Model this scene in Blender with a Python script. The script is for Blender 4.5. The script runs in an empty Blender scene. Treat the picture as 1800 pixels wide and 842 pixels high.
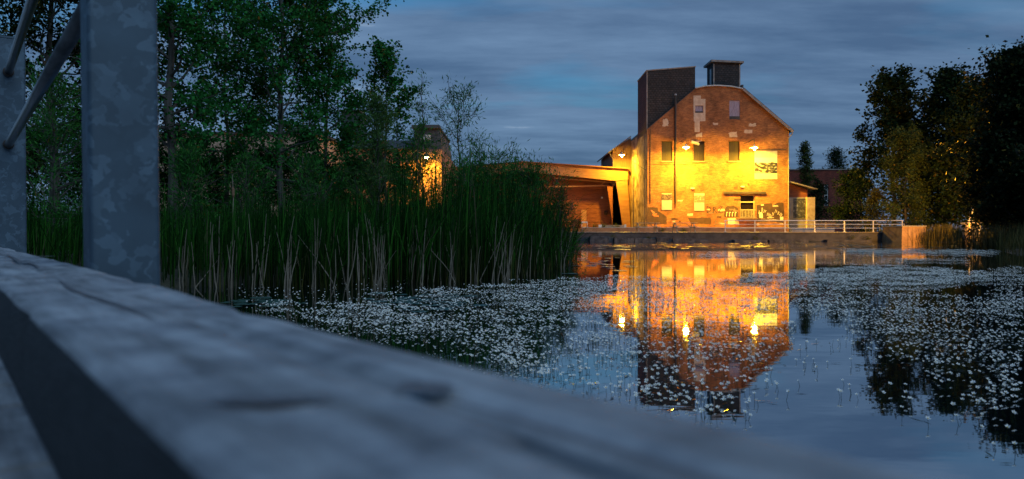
import bpy, math, random
import numpy as np
from mathutils import Vector, Matrix
R = math.radians
random.seed(7); rng = np.random.default_rng(7)
scene = bpy.context.scene
COL = scene.collection

# ------------------------------------------------------------------ camera
FPX, YH, HC = 1350.0, 406.0, 0.85          # focal length in photo pixels, horizon row, camera height
cam_d = bpy.data.cameras.new('camera')
cam = bpy.data.objects.new('camera', cam_d); COL.objects.link(cam)
cam.location = (0, 0, HC); cam.rotation_euler = (R(90), 0, 0)
cam_d.sensor_width = 36; cam_d.lens = 36*FPX/1800
cam_d.shift_y = -15/1800
cam_d.clip_start = 0.02; cam_d.clip_end = 3000
cam_d.dof.use_dof = True; cam_d.dof.focus_distance = 14.0; cam_d.dof.aperture_fstop = 4.2
scene.camera = cam

# ------------------------------------------------------------------ world
SUN_AZ, SUN_EL = R(142), R(38)              # afterglow behind the camera, to its right
world = bpy.data.worlds.new('World'); scene.world = world; world.use_nodes = True
wn, wl = world.node_tree.nodes, world.node_tree.links
wn.clear()
def N(nodes, t, **kw):
    n = nodes.new(t)
    for k, v in kw.items(): setattr(n, k, v)
    return n
sky = N(wn, 'ShaderNodeTexSky', sky_type='NISHITA'); sky.sun_disc = False
sky.sun_elevation = R(4); sky.sun_rotation = SUN_AZ
sky.air_density = 1.2; sky.dust_density = 0.4; sky.ozone_density = 5.0
tc = N(wn, 'ShaderNodeTexCoord'); sep = N(wn, 'ShaderNodeSeparateXYZ')
wl.new(tc.outputs['Generated'], sep.inputs[0])
zz = N(wn, 'ShaderNodeMath', operation='MAXIMUM'); zz.inputs[1].default_value = 0.0; wl.new(sep.outputs['Z'], zz.inputs[0])
za = N(wn, 'ShaderNodeMath', operation='ADD'); za.inputs[1].default_value = 0.13; wl.new(zz.outputs[0], za.inputs[0])
dx = N(wn, 'ShaderNodeMath', operation='DIVIDE'); wl.new(sep.outputs['X'], dx.inputs[0]); wl.new(za.outputs[0], dx.inputs[1])
dy = N(wn, 'ShaderNodeMath', operation='DIVIDE'); wl.new(sep.outputs['Y'], dy.inputs[0]); wl.new(za.outputs[0], dy.inputs[1])
cmb = N(wn, 'ShaderNodeCombineXYZ'); wl.new(dx.outputs[0], cmb.inputs[0]); wl.new(dy.outputs[0], cmb.inputs[1])
mp = N(wn, 'ShaderNodeMapping'); wl.new(cmb.outputs[0], mp.inputs[0])
mp.inputs['Rotation'].default_value = (0, 0, R(10)); mp.inputs['Scale'].default_value = (0.55, 1.0, 1); mp.inputs['Location'].default_value = (3.1, 1.7, 0.0)
n1 = N(wn, 'ShaderNodeTexNoise'); n1.inputs['Scale'].default_value = 1.1; n1.inputs['Detail'].default_value = 7; n1.inputs['Roughness'].default_value = 0.52; n1.inputs['Distortion'].default_value = 0.35
wl.new(mp.outputs[0], n1.inputs['Vector'])
n2 = N(wn, 'ShaderNodeTexNoise'); n2.inputs['Scale'].default_value = 2.1; n2.inputs['Detail'].default_value = 8; n2.inputs['Roughness'].default_value = 0.6
mp2 = N(wn, 'ShaderNodeMapping'); mp2.inputs['Scale'].default_value = (0.5, 1.25, 1); mp2.inputs['Location'].default_value = (7.3, 4.2, 1); wl.new(cmb.outputs[0], mp2.inputs[0]); wl.new(mp2.outputs[0], n2.inputs['Vector'])
WS = 0.10                                   # background strength; colours below are divided by it
def wc(c): return (c[0]/WS, c[1]/WS, c[2]/WS, 1)
tint = N(wn, 'ShaderNodeMixRGB', blend_type='MULTIPLY'); tint.inputs[0].default_value = 1.0
tint.inputs[2].default_value = (1.75, 2.75, 2.7, 1)
wl.new(sky.outputs[0], tint.inputs[1])
# cloud deck: slate blue, closing towards the horizon
rampc = N(wn, 'ShaderNodeValToRGB'); wl.new(n2.outputs['Fac'], rampc.inputs[0])
rampc.color_ramp.elements[0].position = 0.36; rampc.color_ramp.elements[0].color = wc((0.074, 0.134, 0.250))
rampc.color_ramp.elements[1].position = 0.66; rampc.color_ramp.elements[1].color = wc((0.152, 0.248, 0.405))
hi = rampc.color_ramp.elements.new(0.70); hi.color = wc((0.25, 0.35, 0.50))
facn = N(wn, 'ShaderNodeMapRange'); wl.new(n1.outputs['Fac'], facn.inputs['Value'])
facn.inputs['From Min'].default_value = 0.38; facn.inputs['From Max'].default_value = 0.62
elf = N(wn, 'ShaderNodeMapRange'); wl.new(sep.outputs['Z'], elf.inputs['Value'])
elf.inputs['From Min'].default_value = 0.13; elf.inputs['From Max'].default_value = 0.30
elf.inputs['To Min'].default_value = 0.85; elf.inputs['To Max'].default_value = 0.0
fsum = N(wn, 'ShaderNodeMath', operation='ADD'); fsum.use_clamp = True
wl.new(facn.outputs[0], fsum.inputs[0]); wl.new(elf.outputs[0], fsum.inputs[1])
fm = N(wn, 'ShaderNodeMath', operation='MULTIPLY'); fm.inputs[1].default_value = 0.94; wl.new(fsum.outputs[0], fm.inputs[0])
mixs = N(wn, 'ShaderNodeMixRGB'); wl.new(fm.outputs[0], mixs.inputs[0]); wl.new(tint.outputs[0], mixs.inputs[1]); wl.new(rampc.outputs[0], mixs.inputs[2])
bg = N(wn, 'ShaderNodeBackground'); bg.inputs['Strength'].default_value = WS
wl.new(mixs.outputs[0], bg.inputs['Color'])
wo = N(wn, 'ShaderNodeOutputWorld'); wl.new(bg.outputs[0], wo.inputs[0])

# soft afterglow
sun_d = bpy.data.lights.new('sun', 'SUN'); sun_d.energy = 1.25; sun_d.angle = R(50); sun_d.color = (0.64, 0.84, 1.0)
sun = bpy.data.objects.new('sun', sun_d); COL.objects.link(sun)
sdir = Vector((math.sin(SUN_AZ)*math.cos(SUN_EL), math.cos(SUN_AZ)*math.cos(SUN_EL), math.sin(SUN_EL)))
sun.rotation_euler = sdir.to_track_quat('Z', 'Y').to_euler(); sun.location = (0, -5, 20)

vs = scene.view_settings
vs.view_transform = 'Standard'; vs.look = 'None'; vs.exposure = 0.0; vs.gamma = 1.0; vs.use_curve_mapping = False
scene.cycles.use_denoising = True
scene.cycles.max_bounces = 8; scene.cycles.diffuse_bounces = 3; scene.cycles.glossy_bounces = 4; scene.cycles.transmission_bounces = 4
scene.cycles.caustics_reflective = False; scene.cycles.caustics_refractive = False
scene.cycles.sample_clamp_indirect = 6.0

# ------------------------------------------------------------------ measuring helpers
def P(px, py, Y):        # world point of a photo pixel at distance Y
    return Vector(((px-900)/FPX*Y, Y, HC+(YH-py)/FPX*Y))
def PX(px, Y): return (px-900)/FPX*Y
def PZ(py, Y): return HC+(YH-py)/FPX*Y
def G(px, py, z=0.0):    # point on a level surface
    Y = FPX*(HC-z)/(py-YH)
    return Vector(((px-900)/FPX*Y, Y, z))

# ------------------------------------------------------------------ materials
MATS = {}
def new_mat(name):
    m = bpy.data.materials.new(name); m.use_nodes = True
    n = m.node_tree.nodes; n.clear()
    out = N(n, 'ShaderNodeOutputMaterial'); b = N(n, 'ShaderNodeBsdfPrincipled')
    m.node_tree.links.new(b.outputs[0], out.inputs[0])
    MATS[name] = m
    return m, n, m.node_tree.links, b, out
def c4(c): return (c[0], c[1], c[2], 1)
def noise_mat(name, ca, cb, scale=4.0, rough=0.8, bump=0.3, bscale=None, stretch=(1, 1, 1), detail=8, metal=0.0, lo=0.35, hi=0.65, bdist=0.02):
    m, n, l, b, o = new_mat(name)
    t = N(n, 'ShaderNodeTexCoord'); mp = N(n, 'ShaderNodeMapping'); mp.inputs['Scale'].default_value = stretch
    l.new(t.outputs['Object'], mp.inputs[0])
    ns = N(n, 'ShaderNodeTexNoise'); ns.inputs['Scale'].default_value = scale; ns.inputs['Detail'].default_value = detail; ns.inputs['Roughness'].default_value = 0.6
    l.new(mp.outputs[0], ns.inputs['Vector'])
    r = N(n, 'ShaderNodeValToRGB'); r.color_ramp.elements[0].position = lo; r.color_ramp.elements[0].color = c4(ca)
    r.color_ramp.elements[1].position = hi; r.color_ramp.elements[1].color = c4(cb)
    l.new(ns.outputs['Fac'], r.inputs[0]); l.new(r.outputs[0], b.inputs['Base Color'])
    b.inputs['Roughness'].default_value = rough; b.inputs['Metallic'].default_value = metal
    if bump:
        ns2 = N(n, 'ShaderNodeTexNoise'); ns2.inputs['Scale'].default_value = bscale or scale*4; ns2.inputs['Detail'].default_value = 6
        l.new(mp.outputs[0], ns2.inputs['Vector'])
        bp = N(n, 'ShaderNodeBump'); bp.inputs['Strength'].default_value = bump; bp.inputs['Distance'].default_value = bdist
        l.new(ns2.outputs['Fac'], bp.inputs['Height']); l.new(bp.outputs[0], b.inputs['Normal'])
    return m
def brick_mat(name, ca, cb, mortar, bw=0.225, bh=0.075, ms=0.012, side=False, blot=(0.6, 0.55, 0.5), rough=0.9, blotscale=0.9):
    """brick courses in metres, on walls facing Y (side=False) or X (side=True), with weathering blotches"""
    m, n, l, b, o = new_mat(name)
    t = N(n, 'ShaderNodeTexCoord'); s = N(n, 'ShaderNodeSeparateXYZ'); l.new(t.outputs['Object'], s.inputs[0])
    c = N(n, 'ShaderNodeCombineXYZ'); l.new(s.outputs['Y' if side else 'X'], c.inputs[0]); l.new(s.outputs['Z'], c.inputs[1])
    br = N(n, 'ShaderNodeTexBrick'); l.new(c.outputs[0], br.inputs['Vector'])
    br.inputs['Scale'].default_value = 1.0; br.inputs['Brick Width'].default_value = bw; br.inputs['Row Height'].default_value = bh
    br.inputs['Mortar Size'].default_value = ms; br.inputs['Mortar Smooth'].default_value = 0.2
    br.inputs['Color1'].default_value = c4(ca); br.inputs['Color2'].default_value = c4(cb); br.inputs['Mortar'].default_value = c4(mortar)
    ns = N(n, 'ShaderNodeTexNoise'); ns.inputs['Scale'].default_value = blotscale; ns.inputs['Detail'].default_value = 9; ns.inputs['Roughness'].default_value = 0.68
    l.new(t.outputs['Object'], ns.inputs['Vector'])
    r = N(n, 'ShaderNodeValToRGB'); r.color_ramp.elements[0].position = 0.35; r.color_ramp.elements[0].color = c4(blot)
    r.color_ramp.elements[1].position = 0.62; r.color_ramp.elements[1].color = (1.15, 1.12, 1.08, 1)
    l.new(ns.outputs['Fac'], r.inputs[0])
    mx = N(n, 'ShaderNodeMixRGB', blend_type='MULTIPLY'); mx.inputs[0].default_value = 1; l.new(br.outputs['Color'], mx.inputs[1]); l.new(r.outputs[0], mx.inputs[2])
    # coarse course-to-course variation that still reads at a distance
    ns3 = N(n, 'ShaderNodeTexNoise'); ns3.inputs['Scale'].default_value = 2.2; ns3.inputs['Detail'].default_value = 6; ns3.inputs['Roughness'].default_value = 0.7
    mp3 = N(n, 'ShaderNodeMapping'); mp3.inputs['Scale'].default_value = (1, 1, 5); l.new(t.outputs['Object'], mp3.inputs[0]); l.new(mp3.outputs[0], ns3.inputs['Vector'])
    r3 = N(n, 'ShaderNodeValToRGB'); r3.color_ramp.elements[0].position = 0.34; r3.color_ramp.elements[0].color = (0.48, 0.44, 0.40, 1); r3.color_ramp.elements[1].position = 0.64; r3.color_ramp.elements[1].color = (1.3, 1.28, 1.25, 1)
    l.new(ns3.outputs['Fac'], r3.inputs[0])
    mx2 = N(n, 'ShaderNodeMixRGB', blend_type='MULTIPLY'); mx2.inputs[0].default_value = 0.9; l.new(mx.outputs[0], mx2.inputs[1]); l.new(r3.outputs[0], mx2.inputs[2])
    l.new(mx2.outputs[0], b.inputs['Base Color']); b.inputs['Roughness'].default_value = rough
    bp = N(n, 'ShaderNodeBump'); bp.inputs['Strength'].default_value = 0.6; bp.inputs['Distance'].default_value = 0.02
    inv = N(n, 'ShaderNodeMath', operation='SUBTRACT'); inv.inputs[0].default_value = 1; l.new(br.outputs['Fac'], inv.inputs[1])
    ad = N(n, 'ShaderNodeMath', operation='MULTIPLY_ADD'); l.new(ns3.outputs['Fac'], ad.inputs[0]); ad.inputs[1].default_value = 2.0; l.new(inv.outputs[0], ad.inputs[2])
    l.new(ad.outputs[0], bp.inputs['Height']); l.new(bp.outputs[0], b.inputs['Normal'])
    return m
def leaf_mat(name, trans=0.35, rough=0.55, gain=1.0):
    m, n, l, b, o = new_mat(name)
    a = N(n, 'ShaderNodeAttribute', attribute_name='Col')
    l.new(a.outputs['Color'], b.inputs['Base Color']); b.inputs['Roughness'].default_value = rough
    b.inputs['Specular IOR Level'].default_value = 0.06
    tr = N(n, 'ShaderNodeBsdfTranslucent'); l.new(a.outputs['Color'], tr.inputs['Color'])
    mx = N(n, 'ShaderNodeMixShader'); mx.inputs[0].default_value = trans
    l.new(b.outputs[0], mx.inputs[1]); l.new(tr.outputs[0], mx.inputs[2]); l.new(mx.outputs[0], o.inputs[0])
    return m
def flat_mat(name, c, rough=0.7, metal=0.0):
    m, n, l, b, o = new_mat(name)
    b.inputs['Base Color'].default_value = c4(c); b.inputs['Roughness'].default_value = rough; b.inputs['Metallic'].default_value = metal
    return m
def glow_mat(name, c, s):
    m, n, l, b, o = new_mat(name)
    e = N(n, 'ShaderNodeEmission'); e.inputs['Color'].default_value = c4(c); e.inputs['Strength'].default_value = s
    l.new(e.outputs[0], o.inputs[0]); return m

LAMPC = (1.0, 0.58, 0.03)
M_leaf = leaf_mat('leaf'); M_leafd = leaf_mat('leaf_dark', 0.25)
M_reed = leaf_mat('reed_blade', 0.2, 0.6)
M_bark = noise_mat('bark', (0.035, 0.03, 0.025), (0.10, 0.09, 0.08), 6, 0.95, 0.8, 18, (1, 1, 0.25))
M_barkp = noise_mat('poplar_bark', (0.035, 0.035, 0.032), (0.11, 0.11, 0.095), 5, 0.95, 0.6, 18, (1, 1, 0.4))
M_brick = brick_mat('old_brick', (0.285, 0.100, 0.034), (0.215, 0.070, 0.024), (0.33, 0.175, 0.08))
M_bricks = brick_mat('old_brick_side', (0.42, 0.22, 0.11), (0.34, 0.16, 0.08), (0.46, 0.33, 0.22), side=True, blotscale=1.2)
M_stucco = noise_mat('worn_render', (0.15, 0.075, 0.035), (0.46, 0.30, 0.16), 1.1, 0.95, 0.9, 5, (1, 0.6, 0.8), bdist=0.08, lo=0.38, hi=0.58)
M_redbrick = brick_mat('red_brick', (0.20, 0.030, 0.018), (0.15, 0.022, 0.014), (0.16, 0.06, 0.04))
M_palebrick = brick_mat('pale_brick', (0.46, 0.33, 0.25), (0.38, 0.26, 0.19), (0.45, 0.38, 0.32))
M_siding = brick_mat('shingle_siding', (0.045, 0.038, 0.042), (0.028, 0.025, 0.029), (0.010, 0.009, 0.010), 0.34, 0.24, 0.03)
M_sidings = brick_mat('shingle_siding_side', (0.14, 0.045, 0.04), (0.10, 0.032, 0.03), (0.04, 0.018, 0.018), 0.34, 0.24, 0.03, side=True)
M_trim = noise_mat('weathered_trim', (0.16, 0.13, 0.12), (0.28, 0.24, 0.22), 3, 0.8, 0.2)
M_metal = noise_mat('zinc_coping', (0.30, 0.30, 0.31), (0.42, 0.42, 0.43), 3, 0.5, 0.1, metal=0.4)
M_roof = noise_mat('roof_felt', (0.035, 0.035, 0.04), (0.07, 0.07, 0.075), 2, 0.9, 0.3)
M_dark = noise_mat('dark_iron', (0.02, 0.016, 0.014), (0.05, 0.035, 0.03), 3, 0.6, 0.2)
M_ply = noise_mat('plywood', (0.16, 0.13, 0.18), (0.34, 0.29, 0.38), 5, 0.8, 0.2, stretch=(6, 1, 0.5))
M_shutter = noise_mat('brown_board', (0.010, 0.0045, 0.002), (0.022, 0.010, 0.005), 4, 0.8, 0.2, stretch=(6, 1, 0.4))
M_sill = noise_mat('stone_sill', (0.10, 0.06, 0.04), (0.2, 0.13, 0.09), 4, 0.9, 0.3)
M_plaster = noise_mat('bare_plaster', (0.40, 0.28, 0.2), (0.55, 0.42, 0.32), 3, 0.95, 0.4)
M_paintbrown = noise_mat('brown_paint', (0.035, 0.015, 0.007), (0.075, 0.034, 0.015), 2.0, 0.8, 0.3)
M_paintpale = noise_mat('pale_paint', (0.55, 0.45, 0.33), (0.7, 0.6, 0.45), 3.0, 0.8, 0.2)
M_ink = flat_mat('black_paint', (0.03, 0.02, 0.015), 0.7)
M_orange = flat_mat('orange_paint', (0.75, 0.18, 0.05), 0.7)
M_white = noise_mat('white_board', (0.50, 0.48, 0.45), (0.62, 0.60, 0.57), 2, 0.6, 0.05)
M_conc = noise_mat('concrete', (0.20, 0.19, 0.19), (0.34, 0.32, 0.31), 1.3, 0.92, 0.5, 9, lo=0.3, hi=0.7)
M_concd = noise_mat('wet_concrete', (0.022, 0.022, 0.026), (0.075, 0.073, 0.078), 1.6, 0.85, 0.6, 9, lo=0.3, hi=0.7)
M_stone = noise_mat('quay_stone', (0.025, 0.025, 0.03), (0.10, 0.10, 0.108), 2.2, 0.9, 0.9, 7, bdist=0.05)
M_pave = noise_mat('paving', (0.26, 0.23, 0.21), (0.40, 0.37, 0.33), 1.5, 0.28, 0.06, 10)
M_rail = noise_mat('galvanised_rail', (0.38, 0.38, 0.40), (0.52, 0.52, 0.53), 6, 0.45, 0.1, metal=0.35)
M_timber = noise_mat('table_timber', (0.25, 0.19, 0.13), (0.42, 0.33, 0.23), 6, 0.85, 0.3, stretch=(0.6, 6, 6))
M_shedwall = noise_mat('red_shed_board', (0.17, 0.045, 0.02), (0.28, 0.085, 0.035), 2.5, 0.8, 0.25, stretch=(0.5, 4, 4))
M_shedroof = noise_mat('shed_fascia', (0.30, 0.125, 0.05), (0.40, 0.19, 0.08), 1.5, 0.7, 0.15, stretch=(0.4, 2, 2))
M_ground = noise_mat('soil_and_litter', (0.020, 0.022, 0.012), (0.055, 0.05, 0.03), 1.6, 0.98, 0.8, 12, bdist=0.08)

# ------------------------------------------------------------------ mesh helpers
def tag(o, label=None, cat=None, group=None, kind=None):
    if label: o['label'] = label
    if cat: o['category'] = cat
    if group: o['group'] = group
    if kind: o['kind'] = kind
    return o
def empty(name, loc, label=None, cat=None, group=None, rz=0):
    o = bpy.data.objects.new(name, None); COL.objects.link(o); o.location = loc; o.rotation_euler = (0, 0, rz)
    o.empty_display_size = 0.2
    return tag(o, label, cat, group)
def mesh_np(name, V, F, mat, parent=None, col=None, smooth=False):
    """V (n,3) array; F list of (m,k) arrays of faces"""
    me = bpy.data.meshes.new(name)
    if not isinstance(F, (list, tuple)): F = [F]
    F = [np.asarray(f, dtype=np.int32) for f in F if len(f)]
    V = np.asarray(V, dtype=np.float32)
    me.vertices.add(len(V)); me.vertices.foreach_set('co', V.ravel())
    loops = np.concatenate([f.ravel() for f in F]); tot = np.concatenate([np.full(len(f), f.shape[1], np.int32) for f in F])
    st = np.concatenate([[0], np.cumsum(tot)[:-1]]).astype(np.int32)
    me.loops.add(len(loops)); me.loops.foreach_set('vertex_index', loops)
    me.polygons.add(len(tot)); me.polygons.foreach_set('loop_start', st)
    if col is not None:
        ca = me.color_attributes.new('Col', 'FLOAT_COLOR', 'POINT')
        cc = np.ones((len(V), 4), np.float32); cc[:, :3] = col
        ca.data.foreach_set('color', cc.ravel())
    me.materials.append(mat); me.update(calc_edges=True)
    me.polygons.foreach_set('use_smooth', np.full(len(tot), bool(smooth)))
    o = bpy.data.objects.new(name, me); COL.objects.link(o)
    if parent is not None: o.parent = parent
    return o
class MB:
    def __init__(s): s.v = []; s.f = []
    def quad(s, a, b, c, d):
        i = len(s.v); s.v += [tuple(a), tuple(b), tuple(c), tuple(d)]; s.f.append((i, i+1, i+2, i+3)); return s
    def poly(s, pts):
        i = len(s.v); s.v += [tuple(p) for p in pts]; s.f.append(tuple(range(i, i+len(pts)))); return s
    def box(s, x0, x1, y0, y1, z0, z1, jit=0.0):
        i = len(s.v)
        for z in (z0, z1):
            for (x, y) in ((x0, y0), (x1, y0), (x1, y1), (x0, y1)):
                s.v.append((x+random.uniform(-jit, jit), y+random.uniform(-jit, jit), z+random.uniform(-jit, jit)))
        for q in ((3, 2, 1, 0), (4, 5, 6, 7), (0, 1, 5, 4), (1, 2, 6, 5), (2, 3, 7, 6), (3, 0, 4, 7)): s.f.append(tuple(i+k for k in q))
        return s
    def hexa(s, pts):    # 8 corners, bottom ring then top ring
        i = len(s.v); s.v += [tuple(p) for p in pts]
        for q in ((3, 2, 1, 0), (4, 5, 6, 7), (0, 1, 5, 4), (1, 2, 6, 5), (2, 3, 7, 6), (3, 0, 4, 7)): s.f.append(tuple(i+k for k in q))
        return s
    def prism(s, prof, y0, y1):   # profile in XZ extruded along Y
        n = len(prof); i = len(s.v)
        s.v += [(x, y0, z) for x, z in prof] + [(x, y1, z) for x, z in prof]
        s.f.append(tuple(i+k for k in range(n))); s.f.append(tuple(i+n+k for k in reversed(range(n))))
        for k in range(n):
            k2 = (k+1) % n; s.f.append((i+k2, i+k, i+n+k, i+n+k2))
        return s
    def bar(s, a, b, w, h=None):  # rectangular bar between two points
        a, b = Vector(a), Vector(b); h = h or w
        d = (b-a).normalized(); up = Vector((0, 0, 1)) if abs(d.z) < 0.95 else Vector((1, 0, 0))
        sd = d.cross(up).normalized()*w/2; u = sd.cross(d).normalized()*h/2
        s.hexa([a-sd-u, a+sd-u, b+sd-u, b-sd-u, a-sd+u, a+sd+u, b+sd+u, b-sd+u]); return s
    def tube(s, pts, r, n=8, caps=True):
        pts = [Vector(p) for p in pts]; rs = r if isinstance(r, (list, tuple)) else [r]*len(pts)
        base = len(s.v); pu = None
        for k, p in enumerate(pts):
            d = (pts[min(k+1, len(pts)-1)]-pts[max(k-1, 0)]).normalized()
            up = pu if pu is not None else (Vector((0, 0, 1)) if abs(d.z) < 0.9 else Vector((1, 0, 0)))
            sd = d.cross(up).normalized(); u = sd.cross(d).normalized(); pu = u
            for j in range(n):
                a = 2*math.pi*j/n; q = p+(sd*math.cos(a)+u*math.sin(a))*rs[k]; s.v.append(tuple(q))
        for k in range(len(pts)-1):
            for j in range(n):
                j2 = (j+1) % n; b0 = base+k*n; s.f.append((b0+j, b0+j2, b0+n+j2, b0+n+j))
        if caps:
            s.f.append(tuple(base+j for j in reversed(range(n)))); e = base+(len(pts)-1)*n; s.f.append(tuple(e+j for j in range(n)))
        return s
    def lathe(s, c, prof, n=20):  # prof: (radius, z)
        base = len(s.v)
        for r, z in prof:
            for j in range(n):
                a = 2*math.pi*j/n; s.v.append((c[0]+r*math.cos(a), c[1]+r*math.sin(a), c[2]+z))
        for k in range(len(prof)-1):
            for j in range(n):
                j2 = (j+1) % n; b0 = base+k*n; s.f.append((b0+j, b0+j2, b0+n+j2, b0+n+j))
        return s
    def build(s, name, mat, parent=None, smooth=False):
        """vertices are in world space; a parented mesh is stored relative to its thing"""
        me = bpy.data.meshes.new(name)
        off = Vector((0, 0, 0))
        if parent is not None:
            p = parent
            while p is not None: off += p.location; p = p.parent
        me.from_pydata([(v[0]-off.x, v[1]-off.y, v[2]-off.z) for v in s.v], [], s.f)
        me.materials.append(mat); me.update()
        if smooth: me.polygons.foreach_set('use_smooth', np.ones(len(me.polygons), bool))
        o = bpy.data.objects.new(name, me); COL.objects.link(o)
        if parent is not None: o.parent = parent
        return o
def copy_tree(o, parent=None):
    c = o.copy(); COL.objects.link(c); c.parent = parent
    for ch in list(o.children): copy_tree(ch, c)
    return c
def vnoise(x, y, seed=0):
    """smooth value noise, vectorised"""
    x = np.asarray(x, float); y = np.asarray(y, float)
    xi, yi = np.floor(x).astype(np.int64), np.floor(y).astype(np.int64); fx, fy = x-xi, y-yi
    fx = fx*fx*(3-2*fx); fy = fy*fy*(3-2*fy)
    def h(a, b):
        v = np.sin(a*127.1+b*311.7+seed*74.7)*43758.5453
        return v-np.floor(v)
    return (h(xi, yi)*(1-fx)+h(xi+1, yi)*fx)*(1-fy)+(h(xi, yi+1)*(1-fx)+h(xi+1, yi+1)*fx)*fy

# ------------------------------------------------------------------ ground and water
def shore_left(Y):      # land lies left of this X
    return np.interp(Y, [0, 9, 12, 15, 17.5, 20, 30, 45, 59, 62], [-9.0, -8.2, -5.0, -2.0, 0.0, 1.0, 2.0, 3.0, 4.0, 4.0])
def shore_right(Y):     # land lies right of this X
    return np.interp(Y, [0, 20, 29, 38, 48, 53, 58, 60], [17, 17, 19.2, 24.0, 30.5, 32.5, 30.5, 30.5])
def ground_z(X, Y):
    dl = shore_left(Y)-X; dr = X-shore_right(Y); df = (Y-60.6)*0.9
    d = np.maximum(np.maximum(dl, dr), df)
    z = np.where(d > 0, 0.10+0.5*(1-np.exp(-d/6.0)), np.maximum(-0.9, d*0.35+0.10))
    return z+(vnoise(X*0.6, Y*0.6, 3)-0.5)*0.12
def nonuni(c, near, far, n1_, n2_):
    a = np.linspace(-near, near, n1_); b = near*np.geomspace(1, far/near, n2_)[1:]
    return np.concatenate([-b[::-1], a, b])+c
gx = nonuni(8, 45, 1800, 130, 14); gy = nonuni(40, 48, 1800, 130, 14)
GX, GY = np.meshgrid(gx, gy); GZ = ground_z(GX, GY)
GZ = np.where(GY < -4, -0.9, GZ)
nx, ny = len(gx), len(gy); idx = np.arange(nx*ny).reshape(ny, nx)
GF = np.stack([idx[:-1, :-1], idx[:-1, 1:], idx[1:, 1:], idx[1:, :-1]], -1).reshape(-1, 4)
tag(mesh_np('ground', np.stack([GX, GY, GZ], -1).reshape(-1, 3), GF, M_ground, smooth=True), kind='structure')

m, n, l, b, o = new_mat('pond_water')
b.inputs['Base Color'].default_value = (0.004, 0.007, 0.010, 1); b.inputs['Roughness'].default_value = 0.018
b.inputs['IOR'].default_value = 1.9
t = N(n, 'ShaderNodeTexCoord'); mpp = N(n, 'ShaderNodeMapping'); mpp.inputs['Scale'].default_value = (0.9, 2.2, 1); l.new(t.outputs['Object'], mpp.inputs[0])
ns = N(n, 'ShaderNodeTexNoise'); ns.inputs['Scale'].default_value = 1.6; ns.inputs['Detail'].default_value = 3; l.new(mpp.outputs[0], ns.inputs['Vector'])
bp = N(n, 'ShaderNodeBump'); bp.inputs['Strength'].default_value = 0.05; bp.inputs['Distance'].default_value = 0.02
sy = N(n, 'ShaderNodeSeparateXYZ'); l.new(t.outputs['Object'], sy.inputs[0])     # a breeze ruffles the far water
mr = N(n, 'ShaderNodeMapRange'); mr.interpolation_type = 'SMOOTHSTEP'; l.new(sy.outputs['Y'], mr.inputs['Value'])
mr.inputs['From Min'].default_value = 34; mr.inputs['From Max'].default_value = 52; mr.inputs['To Min'].default_value = 0.05; mr.inputs['To Max'].default_value = 0.9
l.new(mr.outputs[0], bp.inputs['Strength'])
l.new(ns.outputs['Fac'], bp.inputs['Height']); l.new(bp.outputs[0], b.inputs['Normal'])
gl = N(n, 'ShaderNodeBsdfGlossy'); gl.inputs['Roughness'].default_value = 0.018; gl.inputs['Color'].default_value = (0.95, 0.97, 1.0, 1); l.new(bp.outputs[0], gl.inputs['Normal'])
mxs = N(n, 'ShaderNodeMixShader'); mxs.inputs[0].default_value = 0.40; l.new(b.outputs[0], mxs.inputs[1]); l.new(gl.outputs[0], mxs.inputs[2]); l.new(mxs.outputs[0], o.inputs[0])
M_water = m
wx = np.linspace(-60, 70, 2); wy = np.linspace(-30, 62, 2)
tag(mesh_np('water', [(-60, -30, 0), (70, -30, 0), (70, 60.2, 0), (-60, 60.2, 0)], np.array([[0, 1, 2, 3]]), M_water), kind='structure')

M_coping = noise_mat('coping_stone', (0.12, 0.10, 0.085), (0.2, 0.17, 0.145), 1.5, 0.28, 0.06, 10)
# quay: paved terrace behind the pond
QX0, QX1 = -26.0, 30.6
q = MB().box(QX0, QX1, 61.0, 125, -1.0, 0.76).build('terrace', M_pave); tag(q, kind='structure')
qe = MB().box(QX0, QX1, 60.4, 60.996, -1.0, 0.715).build('quay_wall', M_concd)
tag(qe, 'long grey concrete quay wall along the far edge of the pond', 'wall')
x = QX0+0.6
cop = 0
while x < QX1-0.6:
    w = random.uniform(2.2, 2.6); x1 = min(x+w, QX1-0.02)
    MB().box(x+0.008, x1-0.008, 60.34, 60.99, 0.719, 0.752).build('coping_slab', M_coping, qe); x = x1; cop += 1
# rough stone blocks at the foot of the quay
qf = empty('stone_footing', (9, 60, 0), 'row of rough dark stone blocks lying along the foot of the quay', 'stones')
def stone(x0, x1, z1, y0):
    mb = MB(); nseg = 4; ring = []
    mb.box(x0, x1, y0, 60.39, -0.4, z1, 0.05)
    return mb.build('stone', M_stone, qf)
x = PX(1036, 60)
while x < PX(1180, 60):
    w = random.uniform(0.9, 2.1); stone(x+0.05, x+w-0.05, random.uniform(0.24, 0.40), random.uniform(59.7, 59.95)); x += w
for (pa, pb, zt) in ((1183, 1222, 0.2), (1222, 1246, 0.16), (1290, 1348, 0.15), (1352, 1420, 0.17), (1452, 1530, 0.2)):
    stone(PX(pa, 60), PX(pb, 60), zt, 59.8)

M_brownstone = noise_mat('brown_stone', (0.22, 0.10, 0.045), (0.38, 0.20, 0.10), 1.4, 0.9, 0.6, 8)
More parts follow.
